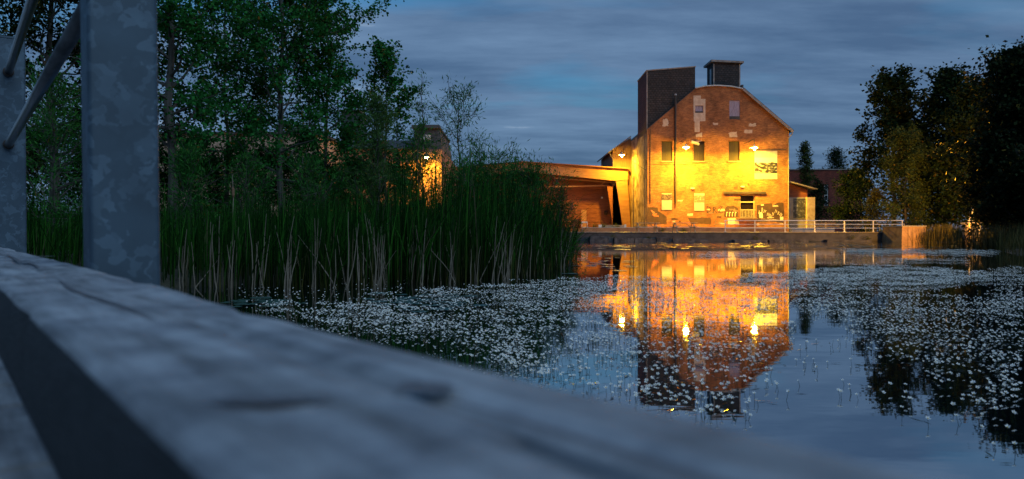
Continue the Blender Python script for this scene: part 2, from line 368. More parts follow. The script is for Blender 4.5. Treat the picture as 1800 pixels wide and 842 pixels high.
# raised loading platform in front of the mill
pl = MB().box(PX(1026, 72), PX(1384, 72), 72, 83.9, 0.765, 1.13).build('loading_platform', M_brownstone)
tag(pl, 'low raised concrete platform along the foot of the brick mill', 'platform')
x = PX(1026, 72)
while x < PX(1384, 72)-0.3:
    w = random.uniform(1.5, 2.3); x1 = min(x+w, PX(1384, 72)); MB().box(x+0.006, x1-0.006, 71.95, 72.6, 1.134, 1.19).build('edge_slab', M_pave, pl); x = x1

# ------------------------------------------------------------------ the brick mill
YB = 84.0
def bx_(px): return PX(px, YB)
def bz_(py): return PZ(py, YB)
prof_px = [(1138, 227), (1222, 156), (1240, 152.5), (1260, 151.5), (1284, 153), (1305, 157), (1387, 227)]
prof = [(bx_(a), bz_(b)) for a, b in prof_px]
BASE = 0.77
mill = empty('brick_mill', (22, 90, BASE), 'tall orange-lit brick mill with stepped gable roof beside the pond', 'building')
openings = []     # x0,x1,z0,z1
for a, b_ in ((1163, 1182), (1219, 1239), (1281, 1300)): openings.append((bx_(a), bx_(b_), bz_(283), bz_(248)))
openings.append((bx_(1301), bx_(1327), bz_(383), bz_(342)))
openings.append((bx_(1222), bx_(1236), bz_(198), bz_(186)))
openings.append((bx_(1282), bx_(1301), bz_(210), bz_(176)))
def wall_open(mb, prof, zb, y, ops, depth):
    px_ = [p[0] for p in prof]; pz_ = [p[1] for p in prof]
    xs = sorted(set(px_+[o[0] for o in ops]+[o[1] for o in ops]))
    for xa, xb in zip(xs[:-1], xs[1:]):
        za, zb_ = np.interp(xa, px_, pz_), np.interp(xb, px_, pz_); xm = (xa+xb)/2
        cur = zb
        for o_ in sorted([o_ for o_ in ops if o_[0] <= xm <= o_[1]], key=lambda o_: o_[2]):
            mb.quad((xa, y, cur), (xb, y, cur), (xb, y, o_[2]), (xa, y, o_[2])); cur = o_[3]
        mb.quad((xa, y, cur), (xb, y, cur), (xb, y, zb_), (xa, y, za))
    for (x0, x1, z0, z1) in ops:
        y2 = y+depth
        mb.quad((x0, y, z0), (x0, y2, z0), (x0, y2, z1), (x0, y, z1)); mb.quad((x1, y, z0), (x1, y, z1), (x1, y2, z1), (x1, y2, z0))
        mb.quad((x0, y, z0), (x1, y, z0), (x1, y2, z0), (x0, y2, z0)); mb.quad((x0, y, z1), (x0, y2, z1), (x1, y2, z1), (x1, y, z1))
    return mb
wall_open(MB(), prof, BASE, YB, openings, 0.35).build('front_wall', M_brick, mill)
XL, XR = prof[0][0], prof[-1][0]; ZE = prof[0][1]; YBACK = 108.0
MB().quad((XL, YBACK, BASE), (XL, YB, BASE), (XL, YB, ZE), (XL, YBACK, ZE)).build('side_wall', M_stucco, mill)
MB().quad((XR, YB, BASE), (XR, YBACK, BASE), (XR, YBACK, ZE), (XR, YB, ZE)).build('side_wall', M_bricks, mill)
MB().poly([(x_, YBACK, z_) for x_, z_ in reversed(prof)]+[(XL, YBACK, BASE), (XR, YBACK, BASE)]).build('back_wall', M_brick, mill)
# roof slopes (0.16 m thick, overhanging the gable a little)
def slab(pa, pb, y0, y1, th=0.16, ext=0.0):
    (xa, za), (xb, zb) = pa, pb; d = Vector((xb-xa, 0, zb-za)).normalized(); nn = Vector((-d.z, 0, d.x))
    xa -= d.x*ext*(1 if ext < 0 else 0); za -= d.z*ext*(1 if ext < 0 else 0); xb += d.x*max(ext, 0); zb += d.z*max(ext, 0)
    A = Vector((xa, 0, za))+nn*0.01; B_ = Vector((xb, 0, zb))+nn*0.01
    mb = MB(); Y0, Y1 = Vector((0, y0, 0)), Vector((0, y1, 0)); T = nn*th
    return mb.hexa([A+Y0, B_+Y0, B_+Y1, A+Y1, A+Y0+T, B_+Y0+T, B_+Y1+T, A+Y1+T])
rf = slab(prof[5], prof[6], YB-0.28, YBACK+0.2, 0.16, 0.45).build('roof', M_roof, mill)
slab(prof[0], prof[1], YB+0.0, YBACK+0.2, 0.05).build('roof', M_roof, mill)
for k in range(1, 5): slab(prof[k], prof[k+1], YB-0.2, YBACK+0.2, 0.12).build('roof', M_metal, mill)
# barge board on the right slope and gutter with downspout
pa, pb = prof[5], prof[6]; d_ = Vector((pb[0]-pa[0], 0, pb[1]-pa[1])).normalized()
a_ = Vector((pa[0], YB-0.31, pa[1]-0.02)); b_ = Vector((pb[0], YB-0.31, pb[1]-0.02))+d_*0.45
MB().bar(a_, b_, 0.05, 0.26).build('barge_board', M_trim, mill)
gx_, gz_ = PX(1392, YB), PZ(231, YB)
MB().tube([(gx_, YB-0.3, gz_), (gx_, YBACK, gz_)], 0.09, 8).build('gutter', M_trim, mill)
MB().tube([(gx_, YB-0.22, gz_-0.05), (gx_-0.05, YB-0.2, gz_-0.3), (XR-0.10, YB-0.12, gz_-0.75), (XR-0.10, YB-0.12, 1.25), (XR-0.10, YB-0.3, 1.15)], 0.065, 8).build('downspout', M_trim, mill)
# boarded windows with arched heads and sills
for k, (x0, x1, z0, z1) in enumerate(openings[:3]):
    w = MB().box(x0-0.02, x1+0.02, YB+0.22, YB+0.28, z0-0.02, z1+0.02).build('window', M_shutter, mill)
    MB().box(x0-0.12, x1+0.12, YB-0.14, YB+0.2, z0-0.16, z0-0.002).build('sill', M_sill, w)
    MB().box((x0+x1)/2-0.02, (x0+x1)/2+0.02, YB+0.20, YB+0.219, z0, z1).build('batten', M_shutter, w)
    nb = 9; mb = MB()
    for j in range(nb):   # soldier-course arch
        a0 = -0.5+j/nb; a1 = a0+0.9/nb; rise = lambda a: 0.16*(1-4*a*a)
        wv = (x1-x0)+0.3; xm = (x0+x1)/2
        mb.hexa([(xm+a0*wv, YB-0.02, z1+0.01+rise(a0)*0.3), (xm+a1*wv, YB-0.02, z1+0.01+rise(a1)*0.3), (xm+a1*wv, YB-0.001, z1+0.01+rise(a1)*0.3), (xm+a0*wv, YB-0.001, z1+0.01+rise(a0)*0.3),
                 (xm+a0*wv*1.05, YB-0.02, z1+0.30+rise(a0)), (xm+a1*wv*1.05, YB-0.02, z1+0.30+rise(a1)), (xm+a1*wv*1.05, YB-0.001, z1+0.30+rise(a1)), (xm+a0*wv*1.05, YB-0.001, z1+0.30+rise(a0))])
    mb.build('brick_arch', M_brick, w)
# lower loading opening: dark sash above, timber balustrade below
x0, x1, z0, z1 = openings[3]
w = MB().box(x0-0.02, x1+0.02, YB+0.30, YB+0.34, z0-0.02, z1+0.02).build('window', flat_mat('dark_glass', (0.012, 0.008, 0.008), 0.12), mill)
mb = MB()
for (xa, xb, za, zb) in ((x0, x0+0.09, z0, z1), (x1-0.09, x1, z0, z1), (x0+0.09, x1-0.09, z1-0.09, z1), (x0+0.09, x1-0.09, bz_(356), bz_(354))): mb.box(xa, xb, YB+0.18, YB+0.28, za, zb)
mb.build('frame', M_timber, w)
hr = MB().box(x0-0.05, x1+0.05, YB-0.10, YB-0.03, bz_(369.5), bz_(368)).box(x0-0.05, x1+0.05, YB-0.10, YB-0.03, bz_(382.5), bz_(381.2)).build('handrail', M_timber, w)
for k in range(10):
    xa = x0+(x1-x0)*(k+0.5)/10
    MB().box(xa-0.028, xa+0.028, YB-0.09, YB-0.04, bz_(381.2)+0.002, bz_(369.5)-0.002).build('baluster', M_timber, w)
MB().box(x0-0.5, x1+0.2, YB-0.5, YB-0.002, bz_(385.5), bz_(383.6)).build('sill', M_sill, w)
lint = MB().box(bx_(1271), bx_(1346), YB-0.16, YB-0.002, bz_(340.5), bz_(337.2)).build('lintel', M_dark, mill)
# gable hatches
for k, (x0, x1, z0, z1) in enumerate(openings[4:]):
    w = MB().box(x0-0.02, x1+0.02, YB+0.10, YB+0.14, z0-0.02, z1+0.02).build('hatch', M_ply, mill)
    MB().box(x0+0.02, x1-0.02, YB+0.03, YB+0.09, z0, z0+0.16+0.2*k).build('sill', M_concd, w)
def patch(name, pts_px, mat, parent, y=YB-0.004, jag=0.0, th=0.0):
    pts = []
    for i in range(len(pts_px)):
        a, b = pts_px[i], pts_px[(i+1) % len(pts_px)]; nseg = 1 if jag == 0 else 5
        for k in range(nseg):
            t_ = k/nseg; pts.append((bx_(a[0]+(b[0]-a[0])*t_+random.uniform(-jag, jag)), y, bz_(a[1]+(b[1]-a[1])*t_+random.uniform(-jag, jag))))
    mb = MB(); mb.poly(pts); return mb.build(name, mat, parent)
def rect(a, b, c, d): return [(a, d), (b, d), (b, b*0+c), (a, c)]
# bare plaster and repaired brick
patch('plaster_patch', [(1218, 232), (1226, 234), (1231, 228), (1231, 200), (1238.5, 200), (1239.5, 173), (1232, 168), (1221, 167.5), (1221, 200)][::-1][::-1], M_plaster, mill, jag=0.9) if False else None
for pts in ([(1219, 205), (1219, 168), (1232, 168), (1232, 174), (1240, 175), (1240, 212), (1230, 214), (1230, 232), (1222, 232)],):
    # surround of the little hatch, left open where the hatch sits
    y = YB-0.004
    for (a, c, b2, d) in ((1219, 168, 1232, 174), (1219, 174, 1240, 185.6), (1219, 185.6, 1221.8, 198.4), (1236.4, 185.6, 1240, 198.4), (1219.5, 198.4, 1240, 213), (1221, 213, 1230, 232)):
        MB().quad((bx_(a), y, bz_(d)), (bx_(b2), y, bz_(d)), (bx_(b2), y, bz_(c)), (bx_(a), y, bz_(c))).build('plaster_patch', M_plaster, mill)
for pts in ([(1165, 222), (1165, 210), (1174, 209), (1175, 222)], [(1253, 219), (1253, 215.5), (1262, 215.5), (1262, 220)], [(1307, 234), (1309, 228), (1323, 228), (1323, 234)],
            [(1316, 222), (1318, 217), (1329, 217), (1329, 222)], [(1222, 252), (1223, 236), (1234, 233), (1235, 248)], [(1285, 246), (1280, 233), (1295, 231), (1297, 246)]):
    patch('plaster_patch', pts, M_plaster, mill, jag=1.0)
# paint and scribbles on the lower wall
patch('paint_patch', [(1138, 394), (1138, 364.5), (1156, 364.5), (1157, 371), (1172, 381), (1172, 394)], M_paintbrown, mill)
patch('paint_patch', [(1208, 383), (1250, 382), (1250, 394), (1216, 394)], M_paintbrown, mill, jag=0.7)
patch('paint_patch', [(1273, 382), (1273, 368), (1278, 362), (1290, 361.5), (1297, 366), (1299, 382)], M_paintbrown, mill, jag=0.5)
patch('paint_patch', [(1330, 391), (1330, 360), (1356, 357), (1358, 362), (1366, 356), (1378, 357), (1378, 392), (1352, 389)], M_paintbrown, mill, jag=0.6)
patch('paint_patch', [(1280, 395), (1279, 383.5), (1299, 383.5), (1299, 395)], M_paintpale, mill, jag=0.3)
def scribble(pts_px, wpx, mat, y=YB-0.008, name='graffiti_line'):
    pts = [(bx_(a), y, bz_(b)) for a, b in pts_px]; mb = MB(); w = wpx/16.07
    for p, q_ in zip(pts[:-1], pts[1:]):
        d = Vector(q_)-Vector(p); s_ = Vector((-d.z, 0, d.x)).normalized()*w/2; e = d.normalized()*w*0.4
        p_, q2 = Vector(p)-e, Vector(q_)+e; mb.quad(p_-s_, q2-s_, q2+s_, p_+s_); y -= 0
    return mb.build(name, mat, mill)
scribble([(1243, 374), (1243, 363), (1248, 365), (1249, 370), (1243, 374)], 1.3, M_ink)
scribble([(1254, 374), (1254, 364), (1259, 366), (1255, 369), (1260, 374)], 1.3, M_ink)
scribble([(1263, 364), (1270, 363), (1263, 373), (1272, 373)], 1.3, M_ink)
scribble([(1145, 370), (1150, 374), (1147, 378), (1154, 376)], 1.6, M_orange); scribble([(1149, 379), (1157, 380)], 1.6, M_orange)
for k in range(9):
    x = 1333+k*4.9+random.uniform(-1, 1); y_ = random.uniform(368, 380); scribble([(x, y_+random.uniform(2, 6)), (x+1.2, y_-random.uniform(1, 4)), (x+2.6, y_+random.uniform(-1, 2)), (x+1.8, y_+random.uniform(2, 4)), (x+3.8, y_+random.uniform(-4, 5))], random.uniform(0.45, 0.8), M_paintpale)
for k in range(4):
    x = 1277+k*5; scribble([(x, 380), (x+0.5, 373), (x+2.4, 373.5)], 1.0, M_paintpale)
scribble([(1335, 388), (1360, 386), (1376, 388)], 0.8, M_paintpale)
patch('paint_patch', [(1335, 383), (1334, 374), (1340, 373), (1341, 383)], M_paintpale, mill, y=YB-0.009)
patch('paint_patch', [(1371, 387), (1371, 381), (1377, 381), (1377, 387)], M_paintpale, mill, y=YB-0.009)
# scar of a vanished lean-to: board strip and darker bay right of the big poster
MB().box(bx_(1326), bx_(1381), YB-0.06, YB-0.002, bz_(263.5), bz_(262)).build('batten', M_dark, mill)
random.seed(41)
for k in range(46):
    cx_ = random.uniform(1142, 1376); cy_ = 395-abs(random.gauss(0, 26)); w_ = random.uniform(1.5, 6); h_ = random.uniform(0.8, 2.2)
    if 1296 < cx_ < 1332 and cy_ > 334 or 1160 < cx_ < 1184 and cy_ > 336 or 1217 < cx_ < 1241 and cy_ > 336: continue
    patch('spalled_brick', [(cx_-w_, cy_+h_), (cx_-w_, cy_-h_), (cx_+w_, cy_-h_), (cx_+w_, cy_+h_)], random.choice((M_paintbrown, M_plaster, M_sill)), mill, y=YB-0.0045-0.0001*k, jag=0.5)
# pipes on the front
MB().tube([(bx_(1187), YB-0.14, bz_(168)), (bx_(1187), YB-0.14, bz_(358))], 0.11, 8).build('soil_pipe', M_dark, mill)
MB().tube([(bx_(1187), YB-0.14, bz_(168)), (bx_(1187), YB-0.14, bz_(165.5))], 0.13, 8).build('pipe_cap', M_metal, mill)
MB().tube([(bx_(1143), YB-0.05, bz_(226)), (bx_(1143), YB-0.05, bz_(356))], 0.035, 6).build('conduit', M_dark, mill)
MB().tube([(bx_(1143), YB-0.045, bz_(289)), (bx_(1217), YB-0.045, bz_(289))], 0.022, 6).build('conduit', M_dark, mill)
MB().tube([(bx_(1217), YB-0.045, bz_(289)), (bx_(1217), YB-0.045, bz_(258))], 0.022, 6).build('conduit', M_dark, mill)
# shingled hoist housing on the left roof slope
Yh0, Yh1 = 84.35, 90.4; sx0, sx1 = PX(1137, Yh0), PX(1222, Yh0); zl, zr = PZ(125, Yh0), PZ(118, Yh0)
ho = MB().quad((sx0, Yh0, 11.6), (sx1, Yh0, 11.6), (sx1, Yh0, zr), (sx0, Yh0, zl)).quad((sx1, Yh0, 11.6), (sx1, Yh1, 11.6), (sx1, Yh1, zr), (sx1, Yh0, zr)).quad((sx1, Yh1, 11.6), (sx0, Yh1, 11.6), (sx0, Yh1, zl), (sx1, Yh1, zr)).build('hoist_housing', M_siding, mill)
MB().quad((sx0, Yh1, 11.6), (sx0, Yh0, 11.6), (sx0, Yh0, zl), (sx0, Yh1, zl)).build('hoist_side', M_sidings, ho)
mb = MB(); mb.hexa([(sx0-0.06, Yh0-0.06, zl+0.003), (sx1+0.06, Yh0-0.06, zr+0.003), (sx1+0.06, Yh1+0.06, zr+0.003), (sx0-0.06, Yh1+0.06, zl+0.003), (sx0-0.06, Yh0-0.06, zl+0.12), (sx1+0.06, Yh0-0.06, zr+0.12), (sx1+0.06, Yh1+0.06, zr+0.12), (sx0-0.06, Yh1+0.06, zl+0.12)])
mb.build('hoist_roof', M_trim, ho)
MB().box(sx0-0.03, sx0+0.08, Yh0-0.03, Yh0+0.08, 11.9, zl).build('corner_board', M_trim, ho)
# cupola on the ridge
Yc0, Yc1 = 86.2, 89.0; cx0, cx1 = PX(1254, Yc0), PX(1301, Yc0); cz = PZ(110, Yc0)
cu = MB().quad((cx0, Yc0, 15.8), (cx1, Yc0, 15.8), (cx1, Yc0, cz), (cx0, Yc0, cz)).quad((cx1, Yc0, 15.8), (cx1, Yc1, 15.8), (cx1, Yc1, cz), (cx1, Yc0, cz)).quad((cx1, Yc1, 15.8), (cx0, Yc1, 15.8), (cx0, Yc1, cz), (cx1, Yc1, cz)).build('cupola', M_siding, mill)
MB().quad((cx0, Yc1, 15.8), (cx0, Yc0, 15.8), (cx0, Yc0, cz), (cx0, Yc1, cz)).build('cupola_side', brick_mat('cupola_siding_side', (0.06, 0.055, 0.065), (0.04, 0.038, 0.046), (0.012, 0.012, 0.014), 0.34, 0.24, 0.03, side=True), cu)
mb = MB(); ov = 0.33
mb.hexa([(cx0-ov, Yc0-ov, cz+0.05), (cx1+ov, Yc0-ov, cz-0.1), (cx1+ov, Yc1+ov, cz-0.1), (cx0-ov, Yc1+ov, cz+0.05), (cx0-ov, Yc0-ov, cz+0.27), (cx1+ov, Yc0-ov, cz+0.10), (cx1+ov, Yc1+ov, cz+0.10), (cx0-ov, Yc1+ov, cz+0.27)])
mb.build('cupola_roof', M_trim, cu)
for xx in (cx0, cx1-0.1): MB().box(xx-0.02, xx+0.12, Yc0-0.03, Yc0-0.003, 15.9, cz-0.12).build('corner_board', M_trim, cu)
MB().box(cx0-0.03, cx0-0.003, Yc0+0.8, Yc0+1.5, 17.2, cz-0.5).build('louvre', M_metal, cu)
MB().box(PX(1302, 85), PX(1305, 85), 84.6, 85.2, 16.0, PZ(150, 85)).build('chimney_stub', M_dark, mill)
# low wing on the left
YW = 95.6; wxl = PX(1077, YW)
wing = MB().poly([(wxl, YW, BASE), (XL-0.003, YW, BASE), (XL-0.003, YW, PZ(242, YW)), (wxl, YW, PZ(264.6, YW))]).quad((wxl, 108, BASE), (wxl, YW, BASE), (wxl, YW, PZ(264.6, YW)), (wxl, 108, PZ(264.6, YW))).build('wing', noise_mat('wing_board', (0.16, 0.085, 0.045), (0.28, 0.16, 0.09), 3, 0.85, 0.3, stretch=(8, 1, 0.4)), mill)
slab((PX(1070, YW), PZ(269.5, YW)), (XL-0.01, PZ(241.2, YW)), YW-0.3, 108, 0.14).build('wing_roof', M_trim, wing)
MB().tube([(PX(1071, YW), YW-0.3, PZ(270, YW)), (PX(1074, YW), YW-0.25, PZ(275, YW)), (wxl+0.05, YW-0.1, PZ(280, YW)), (wxl+0.05, YW-0.1, PZ(300, YW))], 0.06, 6).build('downspout', M_trim, wing)
# pipes and straps on the rendered flank
for (yy, z0, z1, r_) in ((85.2, 1.2, 11.5, 0.04), (93.2, 1.2, 10.5, 0.07)):
    MB().tube([(XL-0.1, yy, z0), (XL-0.1, yy, z1)], r_, 6).build('pipe', M_trim, mill)
MB().bar((XL-0.05, 84.8, 7.6), (XL-0.05, 94.5, 9.4), 0.05, 0.08).build('strap', M_dark, mill)

# ------------------------------------------------------------------ posters
def print_mat(name, dark, light, seed, horizon=0.55):
    """black-and-white landscape print: pale sky, ragged dark hills, pale foot"""
    m, n, l, b, o = new_mat(name)
    t = N(n, 'ShaderNodeTexCoord'); s = N(n, 'ShaderNodeSeparateXYZ'); l.new(t.outputs['Generated'], s.inputs[0])
    ns = N(n, 'ShaderNodeTexNoise'); ns.inputs['Scale'].default_value = 5; ns.inputs['Detail'].default_value = 8; ns.inputs['Roughness'].default_value = 0.7
    mp = N(n, 'ShaderNodeMapping'); mp.inputs['Location'].default_value = (seed*3.1, 0, seed); mp.inputs['Scale'].default_value = (1.0, 1, 1.4); l.new(t.outputs['Generated'], mp.inputs[0]); l.new(mp.outputs[0], ns.inputs['Vector'])
    r = N(n, 'ShaderNodeValToRGB'); r.color_ramp.elements[0].position = 0.50; r.color_ramp.elements[0].color = c4(dark); r.color_ramp.elements[1].position = 0.68; r.color_ramp.elements[1].color = c4(light)
    l.new(ns.outputs['Fac'], r.inputs[0])
    md = N(n, 'ShaderNodeMath', operation='MULTIPLY_ADD'); l.new(ns.outputs['Fac'], md.inputs[0]); md.inputs[1].default_value = 0.5; l.new(s.outputs['Z'], md.inputs[2])
    st = N(n, 'ShaderNodeMath', operation='GREATER_THAN'); st.inputs[1].default_value = horizon+0.25; l.new(md.outputs[0], st.inputs[0])
    mx = N(n, 'ShaderNodeMixRGB'); l.new(st.outputs[0], mx.inputs[0]); l.new(r.outputs[0], mx.inputs[1]); mx.inputs[2].default_value = c4(light)
    l.new(mx.outputs[0], b.inputs['Base Color']); b.inputs['Roughness'].default_value = 0.45
    return m
def poster(a, b_, top, bot, label, bands, Yp=YB, seed=1):
    x0, x1 = PX(a, Yp), PX(b_, Yp); z0, z1 = PZ(bot, Yp), PZ(top, Yp)
    e = empty('poster', ((x0+x1)/2, Yp-0.02, z0), label, 'poster')
    MB().box(x0, x1, Yp-0.05, Yp-0.01, z0, z1).build('panel', MATS.get('poster_paper') or noise_mat('poster_paper', (0.27, 0.25, 0.21), (0.36, 0.33, 0.28), 1.2, 0.6, 0.05), e)
    for (ta, tb, mt) in bands:
        MB().box(x0+0.01, x1-0.01, Yp-0.056, Yp-0.051, PZ(tb, Yp), PZ(ta, Yp)).build('print', mt, e)
    return e
pm = print_mat('landscape_print', (0.006, 0.005, 0.004), (0.40, 0.38, 0.34), 1, 0.66)
poster(1326, 1366, 265, 315, 'big white poster with dark landscape print high on the brick mill under the right lamp', [(277, 304.5, pm)])
poster(1163, 1181, 340, 369, 'small poster left of the soil pipe, dark picture above pale panel', [(340.6, 352, print_mat('small_print', (0.05, 0.03, 0.02), (0.4, 0.3, 0.2), 4, 0.9))])
poster(1220, 1238, 340, 370.5, 'small poster right of the soil pipe, faint picture above pale panel', [(340.6, 356, print_mat('small_print_two', (0.16, 0.10, 0.06), (0.5, 0.38, 0.25), 9, 0.8))])

# ------------------------------------------------------------------ lamps
def wall_lamp(px, py, Y, wallY, label, rad=0.38, delta=0.17, side=None, power=1.0):
    c = P(px, py, Y); rim = c.z
    e = empty('wall_lamp', (c.x, Y, rim), label, 'lamp', None)
    MB().lathe((c.x, Y, rim), [(rad, 0.0), (rad*0.96, 0.03), (rad*0.72, 0.10), (rad*0.38, 0.17), (rad*0.24, 0.22), (rad*0.2, 0.34), (0.001, 0.36)], 20).build('lamp_shade', M_white, e, True)
    MB().lathe((c.x, Y, rim-delta), [(0.001, -0.06), (0.035, -0.05), (0.058, 0.0), (0.035, 0.05), (0.001, 0.06)], 12).build('bulb', glow_mat('lamp_bulb', LAMPC, 12000.0*power), e, True)
    mb = MB(); mb.lathe((c.x, Y, rim+0.012), [(0.30, 0.0), (0.15, -0.012), (0.04, -0.014)], 24); mb.build('diffuser', glow_mat('lamp_diffuser', LAMPC, 6600.0*power), e, True)
    MB().tube([(c.x, Y, rim-delta+0.062), (c.x, Y, rim+0.2)], 0.03, 8).build('socket', M_white, e, True)
    if side is None:
        pts = [(c.x, Y, rim+0.34), (c.x, Y, rim+0.75), (c.x, Y+0.1, rim+0.95), (c.x, (Y+wallY)/2, rim+0.98), (c.x, wallY-0.02, rim+0.6)]
        MB().tube(pts, 0.025, 6).build('arm', M_dark, e)
        mb = MB()
        for s_ in (-1, 1): mb.tube([(c.x, Y+0.15, rim+0.95), (c.x+s_*0.8, wallY-0.02, rim+0.5)], 0.018, 5)
        mb.build('brace', M_dark, e)
    else:
        MB().tube([(c.x, Y, rim+0.34), (c.x, Y, rim+0.6), (c.x+side*0.3, Y, rim+0.8), (c.x+side, wallY-0.05, rim+0.55)], 0.03, 6).build('arm', M_dark, e)
    return e
wall_lamp(1206, 259, 81.5, YB, 'lit gooseneck lamp left of the middle window on the brick mill')
wall_lamp(1326, 260, 81.5, YB, 'lit gooseneck lamp above the big poster on the brick mill')
wall_lamp(1093, 272.5, 92.6, YW, 'lit lamp on the low left wing of the mill above the shed roof', side=0.6, power=0.42)
# small fittings
for (a, b2, lab) in ((1217, 331, 'small pale wall fitting between the two small posters and above them'), (1305, 328, 'small pale wall fitting above the dark lintel')):
    MBx = MB().box(bx_(a)-0.19, bx_(a)+0.19, YB-0.16, YB-0.003, bz_(b2)-0.06, bz_(b2)+0.06); oo = MBx.build('wall_fitting', M_white); tag(oo, lab, 'fitting')
fl = empty('floodlight', (bx_(1220), YB-0.3, bz_(251)), 'unlit tilted floodlight at the top of the middle upper window', 'floodlight')
MB().hexa([(bx_(1213), YB-0.5, bz_(252)), (bx_(1227), YB-0.5, bz_(256)), (bx_(1227), YB-0.2, bz_(256)), (bx_(1213), YB-0.2, bz_(252)), (bx_(1214), YB-0.55, bz_(247)), (bx_(1228), YB-0.55, bz_(253)), (bx_(1228), YB-0.2, bz_(253)), (bx_(1214), YB-0.2, bz_(247))]).build('housing', M_metal, fl)
MB().tube([(bx_(1216), YB-0.3, bz_(248)), (bx_(1216), YB-0.01, bz_(246))], 0.03, 6).build('bracket', M_dark, fl)

# ------------------------------------------------------------------ open shed left of the mill
YS = 95.0
def sx(px): return PX(px, YS)
def sz(py): return PZ(py, YS)
shed = empty('open_shed', (sx(950), 100, BASE), 'wide open-fronted shed with low orange-lit roof between reeds and mill', 'shed')
apx = 917
roofpts = [(sx(700), sz(303)), (sx(apx), sz(285)), (sx(1104), sz(297))]
MB().prism([(sx(700), sz(303)), (sx(apx), sz(285)), (sx(apx), sz(283.5)), (sx(700), sz(301.5))][::-1], YS-0.4, 112).build('roof', M_roof, shed)
MB().prism([(sx(apx), sz(285)), (sx(1105), sz(297.4)), (sx(1105), sz(295.6)), (sx(apx), sz(283.5))][::-1], YS-0.4, 112).build('roof', noise_mat('shed_roof_red', (0.22, 0.08, 0.04), (0.34, 0.13, 0.07), 2, 0.8, 0.2), shed)
MB().prism([(sx(apx), sz(301)), (sx(1082), sz(318)), (sx(1104), sz(316)), (sx(1104), sz(297.6)), (sx(apx), sz(285.3))], YS, YS+0.3).build('fascia', M_shedroof, shed)
MB().prism([(sx(700), sz(320)), (sx(apx), sz(301)), (sx(apx), sz(285.3)), (sx(700), sz(303.3))], YS, YS+0.3).build('fascia', M_shedroof, shed)
MB().prism([(sx(1082.5), sz(316.5)), (sx(1103), sz(316.5)), (sx(1109), sz(400)), (sx(1095), sz(400))][::-1], YS+0.05, YS+0.55).build('column', M_shedroof, shed)
MB().prism([(sx(1068), sz(326)), (sx(1083.5), sz(326)), (sx(1095.5), sz(400)), (sx(1079), sz(400))][::-1], YS+0.6, YS+1.4).build('column', M_shedwall, shed)
for k, (pa, pb, za, zb) in enumerate(((960, 1070, 327.5, 325.5), (975, 1080, 312, 320))):
    MB().bar((sx(pa), YS+1.0, sz(za)), (sx(pb), YS+1.0, sz(zb)), 0.2, 0.16).build('tie_beam', M_shedroof, shed)
MB().bar((sx(1056), YS+1.0, sz(325)), (sx(1068), YS+1.0, sz(318)), 0.1, 0.12).build('knee_brace', M_shedroof, shed)
YBW = 97.4
zb = BASE; k = 0
while zb < 7.6:   # rear wall of broad red boards
    h_ = 0.58; MB().box(PX(700, YBW), PX(1104, YBW), YBW+0.03*(k % 2), YBW+0.12, zb+0.02, zb+h_-0.02).build('board', M_shedwall, shed); zb += h_; k += 1
MB().prism([(sx(700), BASE), (sx(1104), BASE), (sx(1104), sz(298)), (sx(apx), sz(286)), (sx(700), sz(304))], YBW+0.125, YBW+0.3).build('rear_wall', M_shedwall, shed)
MB().box(PX(1056.5, YBW), PX(1059.5, YBW), YBW-0.2, YBW-0.003, PZ(349, YBW), PZ(346, YBW)).build('junction_box', M_white, shed)
MB().lathe((PX(1065, YBW), YBW-0.15, PZ(374, YBW)), [(0.001, -0.3), (0.22, -0.25), (0.3, 0), (0.22, 0.25), (0.001, 0.3)], 12).build('hose_reel', M_paintbrown, shed)
MB().box(sx(1024), sx(1033), YS+1.5, YS+1.7, BASE, sz(368)).build('door_post', M_shedroof, shed)

# annex on the right of the mill
YA = 84.45
an = empty('annex', (PX(1408, YA), YA+1, BASE), 'small lean-to annex at the right corner of the brick mill', 'annex')
MB().box(PX(1386, YA), PX(1416, YA), YA, YA+3, BASE, PZ(347, YA)).build('wall', noise_mat('annex_block', (0.27, 0.23, 0.21), (0.36, 0.31, 0.28), 2, 0.9, 0.3), an)
MB().box(PX(1416.2, YA), PX(1430, YA), YA-0.42, YA+1.0, BASE, PZ(347, YA)).build('pillar', M_plaster, an)
MB().prism([(PX(1386, YA), PZ(346.8, YA)), (PX(1420, YA), PZ(346.8, YA)), (PX(1420, YA), PZ(333, YA)), (PX(1386, YA), PZ(321.5, YA))], YA+0.15, YA+3).build('gable_boards', M_shedwall, an)
MB().prism([(PX(1385, YA), PZ(320.5, YA)), (PX(1434, YA), PZ(333.5, YA)), (PX(1434, YA), PZ(332, YA)), (PX(1385, YA), PZ(318.5, YA))], YA-0.5, YA+3.3).build('roof', M_trim, an)
poster(1394, 1416, 348, 384, 'grey landscape poster on the small annex beside the pillar', [(349, 383.3, print_mat('stone_print', (0.05, 0.05, 0.055), (0.34, 0.33, 0.35), 6, 1.2))], Yp=YA)

